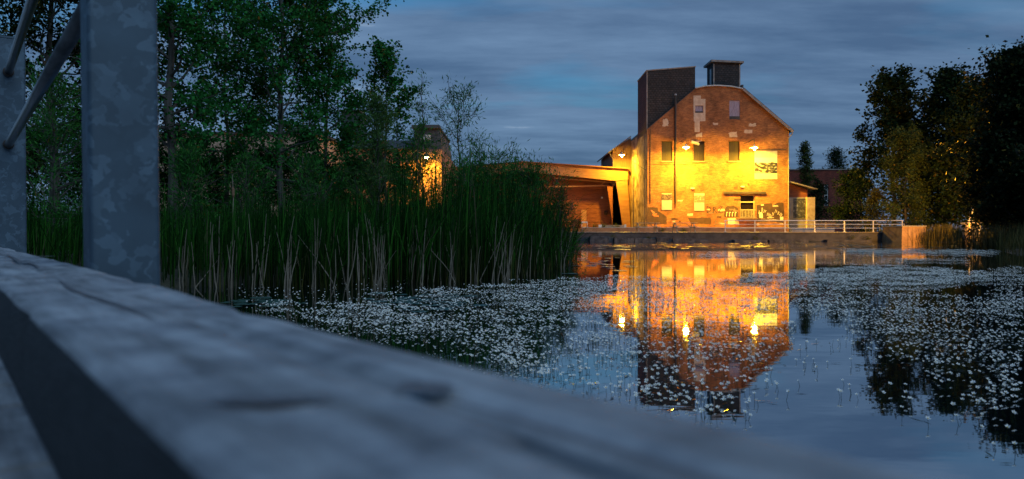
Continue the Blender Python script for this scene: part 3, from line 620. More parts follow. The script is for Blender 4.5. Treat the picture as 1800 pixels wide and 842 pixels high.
# red brick building behind, right
YR = 118.0
rb = empty('brick_warehouse', (PX(1450, YR), YR, BASE), 'plain red brick warehouse behind the trees right of the mill', 'building')
wops = [(PX(1449, YR), PX(1456, YR), PZ(362, YR), PZ(324, YR))]
wall_open(MB(), [(PX(1380, YR), PZ(299, YR)), (PX(1516, YR), PZ(299, YR))], BASE, YR, wops, 0.3).quad((PX(1516, YR), YR, BASE), (PX(1516, YR), YR+12, BASE), (PX(1516, YR), YR+12, PZ(299, YR)), (PX(1516, YR), YR, PZ(299, YR))).build('wall', M_redbrick, rb)
MB().box(PX(1380, YR)-0.2, PX(1516, YR)+0.15, YR-0.15, YR+12.1, PZ(298.8, YR), PZ(297.2, YR)).build('parapet', M_trim, rb)
x0, x1, z0, z1 = wops[0]
w = MB().box(x0, x1, YR+0.25, YR+0.29, z0, z1).build('window', flat_mat('dim_glass', (0.03, 0.035, 0.05), 0.15), rb)
mb = MB().box(x0, x0+0.1, YR+0.1, YR+0.2, z0, z1).box(x1-0.1, x1, YR+0.1, YR+0.2, z0, z1)
for k in range(5): zc = z0+(z1-z0)*k/4; mb.box(x0+0.1, x1-0.1, YR+0.1, YR+0.2, zc-0.06, zc+0.06)
mb.build('frame', M_white, w)
MB().box(PX(1386, YR), PX(1395, YR), YR+1, YR+2.5, PZ(298, YR), PZ(293, YR)).build('roof_vent', M_metal, rb)
MB().tube([(PX(1427, YR), YR+2, PZ(300, YR)), (PX(1427, YR), YR+2, PZ(279, YR))], 0.06, 6).build('mast', M_metal, rb)

# ------------------------------------------------------------------ buildings behind the trees on the left
YP = 66.0
pb_ = empty('pale_brick_building', (PX(400, YP), YP, 0.5), 'pale brick building glimpsed through the poplars on the left', 'building')
wops = [(PX(318, YP), PX(333, YP), PZ(296, YP), PZ(270, YP)), (PX(390, YP), PX(405, YP), PZ(296, YP), PZ(270, YP)), (PX(500, YP), PX(515, YP), PZ(296, YP), PZ(270, YP))]
wall_open(MB(), [(PX(180, YP), PZ(236, YP)), (PX(560, YP), PZ(236, YP))], 0.4, YP, wops, 0.25).quad((PX(560, YP), YP, .4), (PX(560, YP), YP+15, .4), (PX(560, YP), YP+15, PZ(236, YP)), (PX(560, YP), YP, PZ(236, YP))).build('wall', M_palebrick, pb_)
for (x0, x1, z0, z1) in wops:
    w = MB().box(x0, x1, YP+0.2, YP+0.24, z0, z1).build('window', MATS['dim_glass'], pb_)
    mb = MB().box(x0, x0+0.08, YP+0.08, YP+0.18, z0, z1).box(x1-0.08, x1, YP+0.08, YP+0.18, z0, z1).box(x0+0.08, x1-0.08, YP+0.08, YP+0.18, (z0+z1)/2-0.04, (z0+z1)/2+0.04); mb.build('frame', M_white, w)
MB().box(PX(178, YP), PX(561, YP)+0.2, YP-0.25, YP+15.2, PZ(236, YP)+0.003, PZ(232, YP)).build('roof', M_roof, pb_)
rh = empty('red_brick_hall', (PX(660, 74), 74, 0.6), 'red brick hall with dark gable roof half hidden by willows, lamp on its wall', 'building')
YH_ = 74.0
hops = [(PX(622, YH_), PX(640, YH_), PZ(309, YH_), PZ(284, YH_)), (PX(565, YH_), PX(590, YH_), PZ(312, YH_), PZ(290, YH_))]
wall_open(MB(), [(PX(562, YH_)-0.4, PZ(262, YH_)), (PX(776, YH_), PZ(262, YH_))], 0.4, YH_, hops, 0.25).quad((PX(776, YH_), YH_, .4), (PX(776, YH_), YH_+20, .4), (PX(776, YH_), YH_+20, PZ(262, YH_)), (PX(776, YH_), YH_, PZ(262, YH_))).build('wall', brick_mat('hall_brick', (0.33, 0.15, 0.11), (0.26, 0.11, 0.085), (0.30, 0.2, 0.16)), rh)
for (x0, x1, z0, z1) in hops: MB().box(x0, x1, YH_+0.1, YH_+0.15, z0, z1).build('door', M_white, rh)
MB().hexa([(PX(558, YH_), YH_-0.4, PZ(262, YH_)), (PX(728, YH_), YH_-0.4, PZ(262, YH_)), (PX(728, YH_), YH_+14, PZ(262, YH_)), (PX(558, YH_), YH_+14, PZ(262, YH_)),
           (PX(566, YH_), YH_+5, PZ(236, YH_)), (PX(728, YH_), YH_+5, PZ(236, YH_)), (PX(728, YH_), YH_+8, PZ(236, YH_)), (PX(566, YH_), YH_+8, PZ(236, YH_))]).build('roof', M_roof, rh)
# taller gabled bay at the right end
g0, g1, gm = PX(728, YH_), PX(776, YH_), PX(752, YH_)
MB().prism([(g0, PZ(262, YH_)), (g1, PZ(262, YH_)), (g1, PZ(250, YH_)), (g1-0.25, PZ(226, YH_)), (g0, PZ(226, YH_))], YH_-0.02, YH_+12).build('gable_bay', M_roof, rh)
MB().prism([(g0-0.2, PZ(226, YH_)), (g1-0.1, PZ(226, YH_)), (g1-0.2, PZ(220, YH_)), (g0-0.2, PZ(220.5, YH_))], YH_-0.4, YH_+12).build('bay_roof', M_roof, rh)
MB().box(PX(740, YH_), PX(757, YH_), YH_-0.08, YH_-0.03, PZ(246, YH_), PZ(237, YH_)).build('bay_window', M_white, rh)
MB().box(PX(600, 80), PX(632, 80), 80, 84, PZ(240, 80), PZ(196, 80)).build('roof_monitor', M_roof, rh)
MB().box(PX(596, 80), PX(634, 80), 79.6, 84.2, PZ(195.8, 80), PZ(193.5, 80)).build('monitor_roof', M_metal, rh)
wall_lamp(750, 277, 72.4, YH_, 'lit lamp on the red brick hall seen through the willow leaves', power=0.30)

# ------------------------------------------------------------------ terrace furniture
YQ = 61.25
rail_posts = [1275, 1327, 1380, 1432, 1484, 1535, 1586]
ra = empty('terrace_railing', (PX(1430, YQ), YQ, 0.76), 'grey metal railing along the terrace edge right of the picnic tables', 'railing')
for p in rail_posts:
    x = PX(p, YQ); po = MB().box(x-0.035, x+0.035, YQ-0.02, YQ+0.05, 0.80, PZ(388.5, YQ)).build('post', M_rail, ra)
    MB().box(x-0.09, x+0.09, YQ-0.08, YQ+0.11, 0.763, 0.80).build('base_plate', M_rail, po)
xa, xb = PX(1273, YQ), PX(1588, YQ)
MB().tube([(xa, YQ+0.015, PZ(387.8, YQ)), (xb, YQ+0.015, PZ(387.8, YQ))], 0.035, 8).build('top_rail', M_rail, ra)
for py in (394.5, 401): MB().tube([(xa, YQ-0.05, PZ(py, YQ)), (xb, YQ-0.05, PZ(py, YQ))], 0.024, 6).build('rail', M_rail, ra)
# older timber fence behind it
YF = 70.0
fe = empty('timber_fence', (PX(1510, YF), YF, 0.76), 'low timber fence behind the metal railing right of the annex', 'fence')
for p in (1432, 1452, 1487, 1523, 1548, 1570, 1592): x = PX(p, YF); MB().box(x-0.06, x+0.06, YF, YF+0.12, 0.763, PZ(391, YF)).build('post', M_timber, fe)
for py in (392.5, 397.5): MB().box(PX(1430, YF), PX(1594, YF), YF-0.05, YF-0.004, PZ(py, YF)-0.05, PZ(py, YF)+0.05).build('fence_rail', M_timber, fe)
lw = MB().box(PX(1392, 66), PX(1467, 66), 66, 66.5, 0.763, PZ(400.5, 66)).build('low_wall', M_conc); tag(lw, 'low concrete wall on the terrace behind the metal railing', 'wall')

def picnic(x, y, zb, label, rz=0.0, L=2.1):
    e = empty('picnic_table', (x, y, zb), label, 'table', 'picnic tables on the terrace', rz)
    def bb(name, *a):
        me_ = MB().box(*a); o_ = me_.build(name, M_timber); o_.parent = e; return o_
    for k in range(5): bb('tabletop_plank', -L/2, L/2, -0.37+k*0.15, -0.37+k*0.15+0.14, 0.74, 0.78)
    for s_ in (-1, 1):
        for k in range(2): yy = s_*0.70+(-0.13+k*0.135); bb('bench_plank', -L/2, L/2, yy, yy+0.125, 0.42, 0.46)
    for xx in (-L*0.36, L*0.36):
        for s_ in (-1, 1):
            o_ = MB().bar((xx, s_*0.74, 0.0), (xx, s_*0.22, 0.74), 0.07, 0.09).build('leg', M_timber); o_.parent = e
        bb('cross_bar', xx-0.03, xx+0.03, -0.8, 0.8, 0.36, 0.415); bb('top_batten', xx-0.03, xx+0.03, -0.34, 0.34, 0.70, 0.738)
    o_ = MB().bar((-L*0.34, 0, 0.38), (-0.1, 0, 0.72), 0.06, 0.06).build('brace', M_timber); o_.parent = e
    o_ = MB().bar((L*0.34, 0, 0.38), (0.1, 0, 0.72), 0.06, 0.06).build('brace', M_timber); o_.parent = e
    return e
picnic(PX(1136.5, 64.5), 64.5, 0.762, 'left picnic table at the water end of the terrace, below the rendered flank')
picnic(PX(1202, 64.0), 64.0, 0.762, 'right picnic table on the terrace, in front of the dark painted wall patch', R(3))
# planters and plants in front of the shed
def leafy(name, base, label, H, Rr, nl, size, col, cat='plant', seed=0, mat=None, stems=7, aspect=0.45, group=None, flat=0.4):
    """low plant or bush: arching stems with leaves along them"""
    r = np.random.default_rng(seed)
    e = empty(name, base, label, cat, group)
    mb = MB(); pts = []; dirs = []
    for s_ in range(stems):
        az = r.uniform(0, 2*math.pi); sp = Rr*math.sqrt(r.uniform(0.05, 1)); hh = H*r.uniform(0.6, 1.0)*(1-0.45*(sp/Rr)**2)
        path = []
        for k in range(6):
            t_ = k/5; wob = r.normal(0, 0.04*Rr, 2)
            path.append(Vector((math.cos(az)*sp*t_**1.5+wob[0], math.sin(az)*sp*t_**1.5+wob[1], hh*t_-0.05)))
        mb.tube(path, [max(0.004, 0.012*H**0.5*(1-k/5.5)) for k in range(6)], 4, False)
        k_ = max(1, nl//stems)
        tt = r.uniform(0.12, 1, k_)**0.8
        for t_ in tt:
            i = min(4, int(t_*5)); f = t_*5-i; q_ = path[i].lerp(path[i+1], f); d_ = (path[i+1]-path[i]).normalized()
            pts.append(q_+Vector(r.normal(0, 0.09*Rr+0.03, 3))); dirs.append(d_)
    o_ = mb.build('stems', M_bark); o_.parent = e
    leaves(np.array(pts), np.array(dirs), size, aspect, col, r, e, mat or M_leaf, flat)
    return e
def leaves(C, D, size, aspect, col, r, parent, mat, flat=0.4, name='foliage', along=0.3):
    n = len(C)
    d = r.normal(0, 1, (n, 3)); d[:, 2] *= 0.6; d = d/np.linalg.norm(d, axis=1, keepdims=True)
    d = d*(1-along)+D*along; d /= np.linalg.norm(d, axis=1, keepdims=True)
    nn = r.normal(0, 1, (n, 3)); nn[:, 2] = np.abs(nn[:, 2])+flat; s_ = np.cross(d, nn); s_ /= np.linalg.norm(s_, axis=1, keepdims=True)+1e-9
    nn = np.cross(s_, d)
    L = size*r.uniform(0.65, 1.25, n)[:, None]; W = L*aspect
    v0 = C; v1 = C+d*L*0.45+s_*W*0.5-nn*L*0.06; v2 = C+d*L-nn*L*0.12; v3 = C+d*L*0.45-s_*W*0.5-nn*L*0.06
    V = np.stack([v0, v1, v2, v3], 1).reshape(-1, 3); F = np.arange(4*n).reshape(n, 4)
    k = r.uniform(0, 1, n)[:, None]; cc = np.array(col[0])*(1-k)+np.array(col[1])*k
    cc = cc*r.uniform(0.7, 1.3, n)[:, None]
    odd = r.uniform(0, 1, n) < 0.02; cc[odd] = np.array((0.16, 0.11, 0.02))
    return mesh_np(name, V, F, mat, parent, np.repeat(cc, 4, 0))
GREENW = ((0.05, 0.07, 0.012), (0.11, 0.12, 0.02))
for k, (px, lab) in enumerate(((1062, 'leafy plant in the planter left of the shed column'), (1083, 'leafy plant in the planter against the shed column'), (1046, 'thin plant at the left end of the planters'))):
    leafy('potted_plant', (PX(px, 74), 74, 1.0), lab, 1.0, 0.5, 160, 0.13, GREENW, seed=20+k)
pt = MB().box(PX(1052, 74.6), PX(1100, 74.6), 74.4, 74.9, 1.135, 1.42).build('planter', M_timber); tag(pt, 'long timber planter on the platform before the shed', 'planter')
wb = MB().box(PX(1052, 72.4), PX(1057, 72.4), 72.1, 72.4, 1.192, 1.44).build('white_box', M_white); tag(wb, 'small white box at the left end of the platform', 'box')
wb = MB().box(PX(1097, 72.4), PX(1100, 72.4), 72.1, 72.4, 1.192, 1.48).build('white_marker', M_white); tag(wb, 'small pale marker block on the platform by the left picnic table', 'block')
ch = empty('metal_chair', (PX(1028, 73), 73, 0.77), 'pale metal chair just right of the reeds on the terrace', 'chair')
cx = PX(1028, 73)
for (a, b_) in ((-0.25, 72.8), (0.25, 72.8), (-0.25, 73.25), (0.25, 73.25)): MB().box(cx+a-0.02, cx+a+0.02, b_-0.02, b_+0.02, 0.765, 1.2).build('leg', M_white, ch)
MB().box(cx-0.28, cx+0.28, 72.77, 73.28, 1.203, 1.24).build('seat', M_white, ch)
MB().box(cx-0.28, cx-0.24, 73.23, 73.28, 1.243, 1.75).box(cx+0.24, cx+0.28, 73.23, 73.28, 1.243, 1.75).box(cx-0.239, cx+0.239, 73.235, 73.275, 1.62, 1.75).build('backrest', M_white, ch)

# ------------------------------------------------------------------ concrete pieces on the right bank
YAb = 57.5
M_rustconc = noise_mat('rust_stained_concrete', (0.20, 0.11, 0.05), (0.36, 0.22, 0.11), 1.6, 0.95, 0.7, 8)
ab = empty('abutment', (PX(1612, YAb), YAb, 0), 'battered concrete abutment block at the right end of the terrace railing', 'abutment')
xA, xB = PX(1579, YAb), PX(1631, YAb); zt = PZ(398.5, YAb)
MB().hexa([(xA+0.1, YAb-0.3, -0.6), (xB-0.35, YAb-0.2, -0.6), (xB+0.2, YAb+3.0, -0.6), (xA+0.1, YAb+3.0, -0.6), (xA+0.28, YAb, zt), (xB-0.15, YAb, zt), (xB+0.45, YAb+3.0, zt), (xA+0.28, YAb+3.0, zt)]).build('block', M_rustconc, ab)
MB().hexa([(xA+0.24, YAb-0.05, zt+0.002), (xB-0.1, YAb-0.05, zt+0.002), (xB+0.5, YAb+3.05, zt+0.002), (xA+0.24, YAb+3.05, zt+0.002), (xA+0.24, YAb-0.05, zt+0.08), (xB-0.1, YAb-0.05, zt+0.08), (xB+0.5, YAb+3.05, zt+0.08), (xA+0.24, YAb+3.05, zt+0.08)]).build('cap', M_conc, ab)
YG = 54.0
gs = empty('sluice_block', (PX(1710, YG), YG, 0), 'small concrete sluice block with iron ladder on the right bank', 'block')
MB().box(PX(1695.5, YG), PX(1702, YG), YG-0.3, YG, -0.3, PZ(391.5, YG)).build('pale_post', M_plaster, gs)
MB().box(PX(1702.3, YG), PX(1724, YG), YG, YG+0.8, -0.3, PZ(394, YG)).build('block', M_conc, gs)
MB().box(PX(1701, YG), PX(1726, YG), YG-0.1, YG+0.9, PZ(394, YG)+0.002, PZ(391, YG)).build('cap', M_conc, gs)
lx = PX(1707, YG)
for s_ in (-0.06, 0.14): MB().box(lx+s_-0.015, lx+s_+0.015, YG+0.1, YG+0.13, PZ(391, YG)+0.003, PZ(366, YG)).build('ladder_rail', M_rail, gs)
for k in range(5): zc = PZ(388-k*4.8, YG); MB().box(lx-0.18, lx+0.2, YG+0.06, YG+0.097, zc, zc+0.035).build('rung', M_rail, gs)
# street lamp half hidden by the dark tree at the right edge
YL = 47.0
lp = P(1783, 322, YL)
sl = empty('street_lamp', (lp.x+1.0, YL, 0.2), 'street lamp glowing orange through the leaves of the dark tree at the right edge', 'lamp')
MB().tube([(lp.x+1.0, YL, 0.15), (lp.x+1.0, YL, lp.z+0.2), (lp.x+0.8, YL, lp.z+0.55), (lp.x, YL, lp.z+0.45)], [0.06, 0.05, 0.04, 0.035], 8).build('pole', M_dark, sl)
MB().lathe((lp.x, YL, lp.z+0.12), [(0.26, 0), (0.24, 0.06), (0.12, 0.16), (0.05, 0.3), (0.001, 0.32)], 16).build('lamp_shade', M_dark, sl, True)
MB().lathe((lp.x, YL, lp.z-0.02), [(0.001, -0.12), (0.09, -0.08), (0.12, 0), (0.1, 0.09), (0.001, 0.13)], 12).build('bulb', glow_mat('street_bulb', (1.0, 0.42, 0.02), 24000.0), sl, True)

# ------------------------------------------------------------------ boardwalk with timber kerb, steel railing
TH = math.atan((900+108)/FPX); DS, DC = math.sin(TH), math.cos(TH)
bd = Vector((-DS, DC, 0)); bn = Vector((DC, DS, 0))       # along the kerb (away, to the left) and across it (to the water)
def BW(t, o, z): return bd*t+bn*o+Vector((0, 0, z))
HB = 0.087; ZT = HC-HB; ZD = HC-HB*2.27                    # kerb top, deck top
OL, OR = 1.087*HB*DC, 4.02*HB*DC
m, n, l, b, o = new_mat('weathered_timber')
t = N(n, 'ShaderNodeTexCoord'); mp = N(n, 'ShaderNodeMapping'); mp.inputs['Scale'].default_value = (22, 2.2, 22); l.new(t.outputs['Object'], mp.inputs[0])
ns = N(n, 'ShaderNodeTexNoise'); ns.inputs['Scale'].default_value = 1.5; ns.inputs['Detail'].default_value = 8; ns.inputs['Roughness'].default_value = 0.65; l.new(mp.outputs[0], ns.inputs['Vector'])
r = N(n, 'ShaderNodeValToRGB'); r.color_ramp.elements[0].position = 0.30; r.color_ramp.elements[0].color = (0.13, 0.135, 0.145, 1); r.color_ramp.elements[1].position = 0.62; r.color_ramp.elements[1].color = (0.37, 0.39, 0.425, 1)
l.new(ns.outputs['Fac'], r.inputs[0])
ns2 = N(n, 'ShaderNodeTexNoise'); ns2.inputs['Scale'].default_value = 11; ns2.inputs['Detail'].default_value = 7; ns2.inputs['Roughness'].default_value = 0.65; l.new(t.outputs['Object'], ns2.inputs['Vector'])
r2 = N(n, 'ShaderNodeValToRGB'); r2.color_ramp.elements[0].position = 0.34; r2.color_ramp.elements[0].color = (0.50, 0.50, 0.52, 1); r2.color_ramp.elements[1].position = 0.6; r2.color_ramp.elements[1].color = (1.1, 1.08, 1.06, 1); l.new(ns2.outputs['Fac'], r2.inputs[0])
mx = N(n, 'ShaderNodeMixRGB', blend_type='MULTIPLY'); mx.inputs[0].default_value = 1; l.new(r.outputs[0], mx.inputs[1]); l.new(r2.outputs[0], mx.inputs[2]); l.new(mx.outputs[0], b.inputs['Base Color'])
b.inputs['Roughness'].default_value = 0.85
bp = N(n, 'ShaderNodeBump'); bp.inputs['Strength'].default_value = 0.5; bp.inputs['Distance'].default_value = 0.004; l.new(ns.outputs['Fac'], bp.inputs['Height']); l.new(bp.outputs[0], b.inputs['Normal'])
M_wood = m
walk = empty('boardwalk', (0, 0, 0), 'weathered grey timber boardwalk with heavy kerb beam in the foreground', 'boardwalk')
walk.rotation_euler = (0, 0, TH)                           # local x = across to the water, local y = along
def local(name, mb, mat, parent=walk, smooth=False):
    o_ = mb.build(name, mat, None, smooth); o_.parent = parent; return o_
# kerb beam: a worn timber, cross-section rounded, edges chipped
ts = np.concatenate([np.linspace(-0.9, 3.0, 240), np.linspace(3.05, 11, 60)])
def kerb_section():
    W0, W1 = OL, OR; h = ZT-ZD-0.004; c_ = 0.005
    pts = [(W0, ZD+0.004), (W0, ZT-0.035), (W0+0.002, ZT-c_), (W0+c_*0.5, ZT-0.004), (W0+c_*1.4, ZT)]
    for k in range(1, 12): pts.append((W0+c_*1.4+(W1-W0-c_*2.8)*k/12, ZT))
    pts += [(W1-c_*1.4, ZT), (W1-c_*0.4, ZT-0.004), (W1, ZT-c_), (W1, ZT-0.05), (W1, ZD+0.004)]
    return pts
sec = kerb_section(); ns_ = len(sec); V = []
for i, tt in enumerate(ts):
    chip = max(0, float(vnoise(tt*9, 3.3, 5))-0.55)*0.075; chipr = max(0, float(vnoise(tt*7, 9.1, 6))-0.7)*0.03
    for j, (o_, z_) in enumerate(sec):
        dz = (float(vnoise(tt*6, o_*40, 2))-0.5)*0.003+(float(vnoise(tt*1.3, o_*8, 8))-0.5)*0.004 if z_ > ZT-0.02 else 0
        dox = 0
        if 1 <= j <= 4: dox = chip*(1 if j > 1 else 0.5); dz -= chip*0.5
        if j >= ns_-5 and j < ns_-1: dox = -chipr; dz -= chipr*0.4
        # long drying check in the top
        gr = abs(o_-(OL+0.12+0.015*math.sin(tt*2.1)))
        if z_ >= ZT and gr < 0.010 and math.sin(tt*3.1+0.6) > -0.1: dz -= 0.006
        V.append((o_+dox, tt, z_+dz))
V = np.array(V); I = np.arange(len(ts)*ns_).reshape(len(ts), ns_)
F = np.stack([I[:-1, :-1], I[:-1, 1:], I[1:, 1:], I[1:, :-1]], -1).reshape(-1, 4)[:, ::-1]
kb = mesh_np('kerb_beam', V, [F, I[:1], I[-1:, ::-1]], M_wood, walk, smooth=True)
kb.data.materials.append(noise_mat('shaded_side_timber', (0.004, 0.004, 0.005), (0.016, 0.015, 0.016), 8, 0.8, 0.4, stretch=(8, 1, 8)))  # near-black colour paints shade onto the beam's side faces
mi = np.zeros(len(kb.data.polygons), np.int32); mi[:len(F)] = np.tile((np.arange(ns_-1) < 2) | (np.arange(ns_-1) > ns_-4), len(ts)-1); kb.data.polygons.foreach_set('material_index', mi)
# coach bolts sunk in the beam
for tt in (-0.19,):
    local('bolt', MB().lathe((OR-0.045, tt, ZT), [(0.022, -0.004), (0.022, 0.004), (0.014, 0.010), (0.001, 0.012)], 12), M_dark)
# knots and splits: shallow dark plugs of end grain in the beam top
for (wx_, wy_, a_, b_) in ((-0.121, 0.381, 0.030, 0.010), (-0.047, 0.411, 0.017, 0.017), (-1.55, 2.55, 0.03, 0.02)):
    pts = []
    for k in range(16):
        a = k*math.pi/8; q_ = Vector((wx_+a_*math.cos(a)*random.uniform(.75, 1.15), wy_+b_*math.sin(a)*random.uniform(.75, 1.15), 0)); pts.append((q_.dot(bn), q_.dot(bd), ZT+0.0036))
    local('split', MB().poly(pts), MATS.get('split_grain') or flat_mat('split_grain', (0.12, 0.12, 0.135), 0.9))
for (ta, tb, oo, w_) in ((0.02, 0.36, OL+0.125, 0.004), (0.75, 1.6, OL+0.085, 0.004), (1.9, 3.6, OL+0.11, 0.005)):
    up_ = [(oo+0.006*math.sin(9*(ta+(tb-ta)*k/10))+w_*math.sin(math.pi*k/10), ta+(tb-ta)*k/10, ZT+0.0034) for k in range(11)]
    dn_ = [(oo+0.006*math.sin(9*(ta+(tb-ta)*k/10))-w_*math.sin(math.pi*k/10), ta+(tb-ta)*k/10, ZT+0.0034) for k in range(9, 0, -1)]
    local('drying_check', MB().poly(up_+dn_), MATS['split_grain'])
# deck boards across the walk
y = -1.2; k = 0
while y < 10.5:
    local('deck_board', MB().box(-2.0, OR+0.02, y+0.004, y+0.136, ZD-0.04, ZD+random.uniform(-0.002, 0.0015)), M_wood); y += 0.14; k += 1
local('fascia', MB().box(OR+0.022, OR+0.06, -1.2, 10.5, ZD-0.25, ZD-0.01), M_wood)
for tt in (-0.6, 1.6, 3.9, 6.2, 8.5):
    for oo in (-1.6, OR-0.12): local('pile', MB().tube([(oo, tt, -0.95), (oo, tt, ZD-0.045)], 0.09, 10), M_wood)
for oo in (-1.7, -0.8, OR-0.12): local('joist', MB().box(oo-0.03, oo+0.03, -1.2, 10.5, ZD-0.24, ZD-0.044), M_wood)
# galvanised steel
m, n, l, b, o = new_mat('galvanised_spangle')
t = N(n, 'ShaderNodeTexCoord')
ns = N(n, 'ShaderNodeTexNoise'); ns.inputs['Scale'].default_value = 22; ns.inputs['Detail'].default_value = 3; l.new(t.outputs['Object'], ns.inputs['Vector'])
mxv = N(n, 'ShaderNodeMixRGB'); mxv.inputs[0].default_value = 0.10; l.new(t.outputs['Object'], mxv.inputs[1]); l.new(ns.outputs['Color'], mxv.inputs[2])
vo = N(n, 'ShaderNodeTexVoronoi'); vo.inputs['Scale'].default_value = 36; vo.inputs['Randomness'].default_value = 1.0; l.new(mxv.outputs[0], vo.inputs['Vector'])
bw = N(n, 'ShaderNodeSeparateColor'); l.new(vo.outputs['Color'], bw.inputs[0])
r = N(n, 'ShaderNodeValToRGB'); r.color_ramp.elements[0].position = 0.55; r.color_ramp.elements[0].color = (0.040, 0.072, 0.105, 1); r.color_ramp.elements[1].position = 0.95; r.color_ramp.elements[1].color = (0.078, 0.126, 0.175, 1)
l.new(bw.outputs[0], r.inputs[0])
nb = N(n, 'ShaderNodeTexNoise'); nb.inputs['Scale'].default_value = 7; nb.inputs['Detail'].default_value = 5; l.new(t.outputs['Object'], nb.inputs['Vector'])
rb_ = N(n, 'ShaderNodeValToRGB'); rb_.color_ramp.elements[0].position = 0.3; rb_.color_ramp.elements[0].color = (0.62, 0.64, 0.66, 1); rb_.color_ramp.elements[1].position = 0.7; rb_.color_ramp.elements[1].color = (1.05, 1.05, 1.05, 1); l.new(nb.outputs['Fac'], rb_.inputs[0])
mx = N(n, 'ShaderNodeMixRGB', blend_type='MULTIPLY'); mx.inputs[0].default_value = 1; l.new(r.outputs[0], mx.inputs[1]); l.new(rb_.outputs[0], mx.inputs[2])
l.new(mx.outputs[0], b.inputs['Base Color']); b.inputs['Metallic'].default_value = 0.15; b.inputs['Roughness'].default_value = 0.62
M_galv = m
srl = empty('boardwalk_railing', (0, 0, 0), 'galvanised steel railing posts and tubes on the boardwalk at the left', 'railing')
srl.rotation_euler = (0, 0, TH)
def rpost(t0, tilt):
    o0, o1, t1, c_ = OR+0.006, OR+0.158, t0+0.116, 0.012
    ring = []
    for (cx_, cy_, a0) in ((o0+c_, t0+c_, 180), (o1-c_, t0+c_, 270), (o1-c_, t1-c_, 0), (o0+c_, t1-c_, 90)):
        for k in range(5): a = R(a0+k*22.5); ring.append((cx_+c_*math.cos(a), cy_+c_*math.sin(a)))
    nr = len(ring); z0_, z1_ = 0.30, 2.02
    vv = [(x_, y_, z0_) for x_, y_ in ring]+[(x_+tilt*(z1_-z0_), y_, z1_) for x_, y_ in ring]
    ff = np.array([(k, (k+1) % nr, nr+(k+1) % nr, nr+k) for k in range(nr)])
    po = mesh_np('post', vv, [ff, np.array([list(range(nr, 2*nr))])], M_galv, srl)
    local('cap', MB().box(o0+tilt*1.7-0.004, o1+tilt*1.7+0.004, t0-0.004, t1+0.004, 2.022, 2.034), M_galv, po)
    for zz_ in (0.42, 0.56): local('bolt', MB().lathe((o0+0.07, t0+0.001, zz_), [(0.014, -0.02), (0.014, 0.0)], 6), M_dark, po)
    return po
rpost(2.0, -0.012); rpost(5.57, -0.006)
M_tube = noise_mat('worn_steel_tube', (0.05, 0.055, 0.06), (0.12, 0.125, 0.135), 9, 0.28, 0.1, metal=0.6, stretch=(3, 0.6, 3))
for (za, zb) in ((1.375, 1.425), (1.815, 1.875)):
    local('tube_rail', MB().tube([(0.34, 5.575, za), (0.305, 2.112, zb)], 0.022, 14), M_tube, srl, True)
    local('weld_collar', MB().tube([(0.34, 5.568, za), (0.3395, 5.545, za+0.0003)], 0.030, 14), M_dark, srl, True)

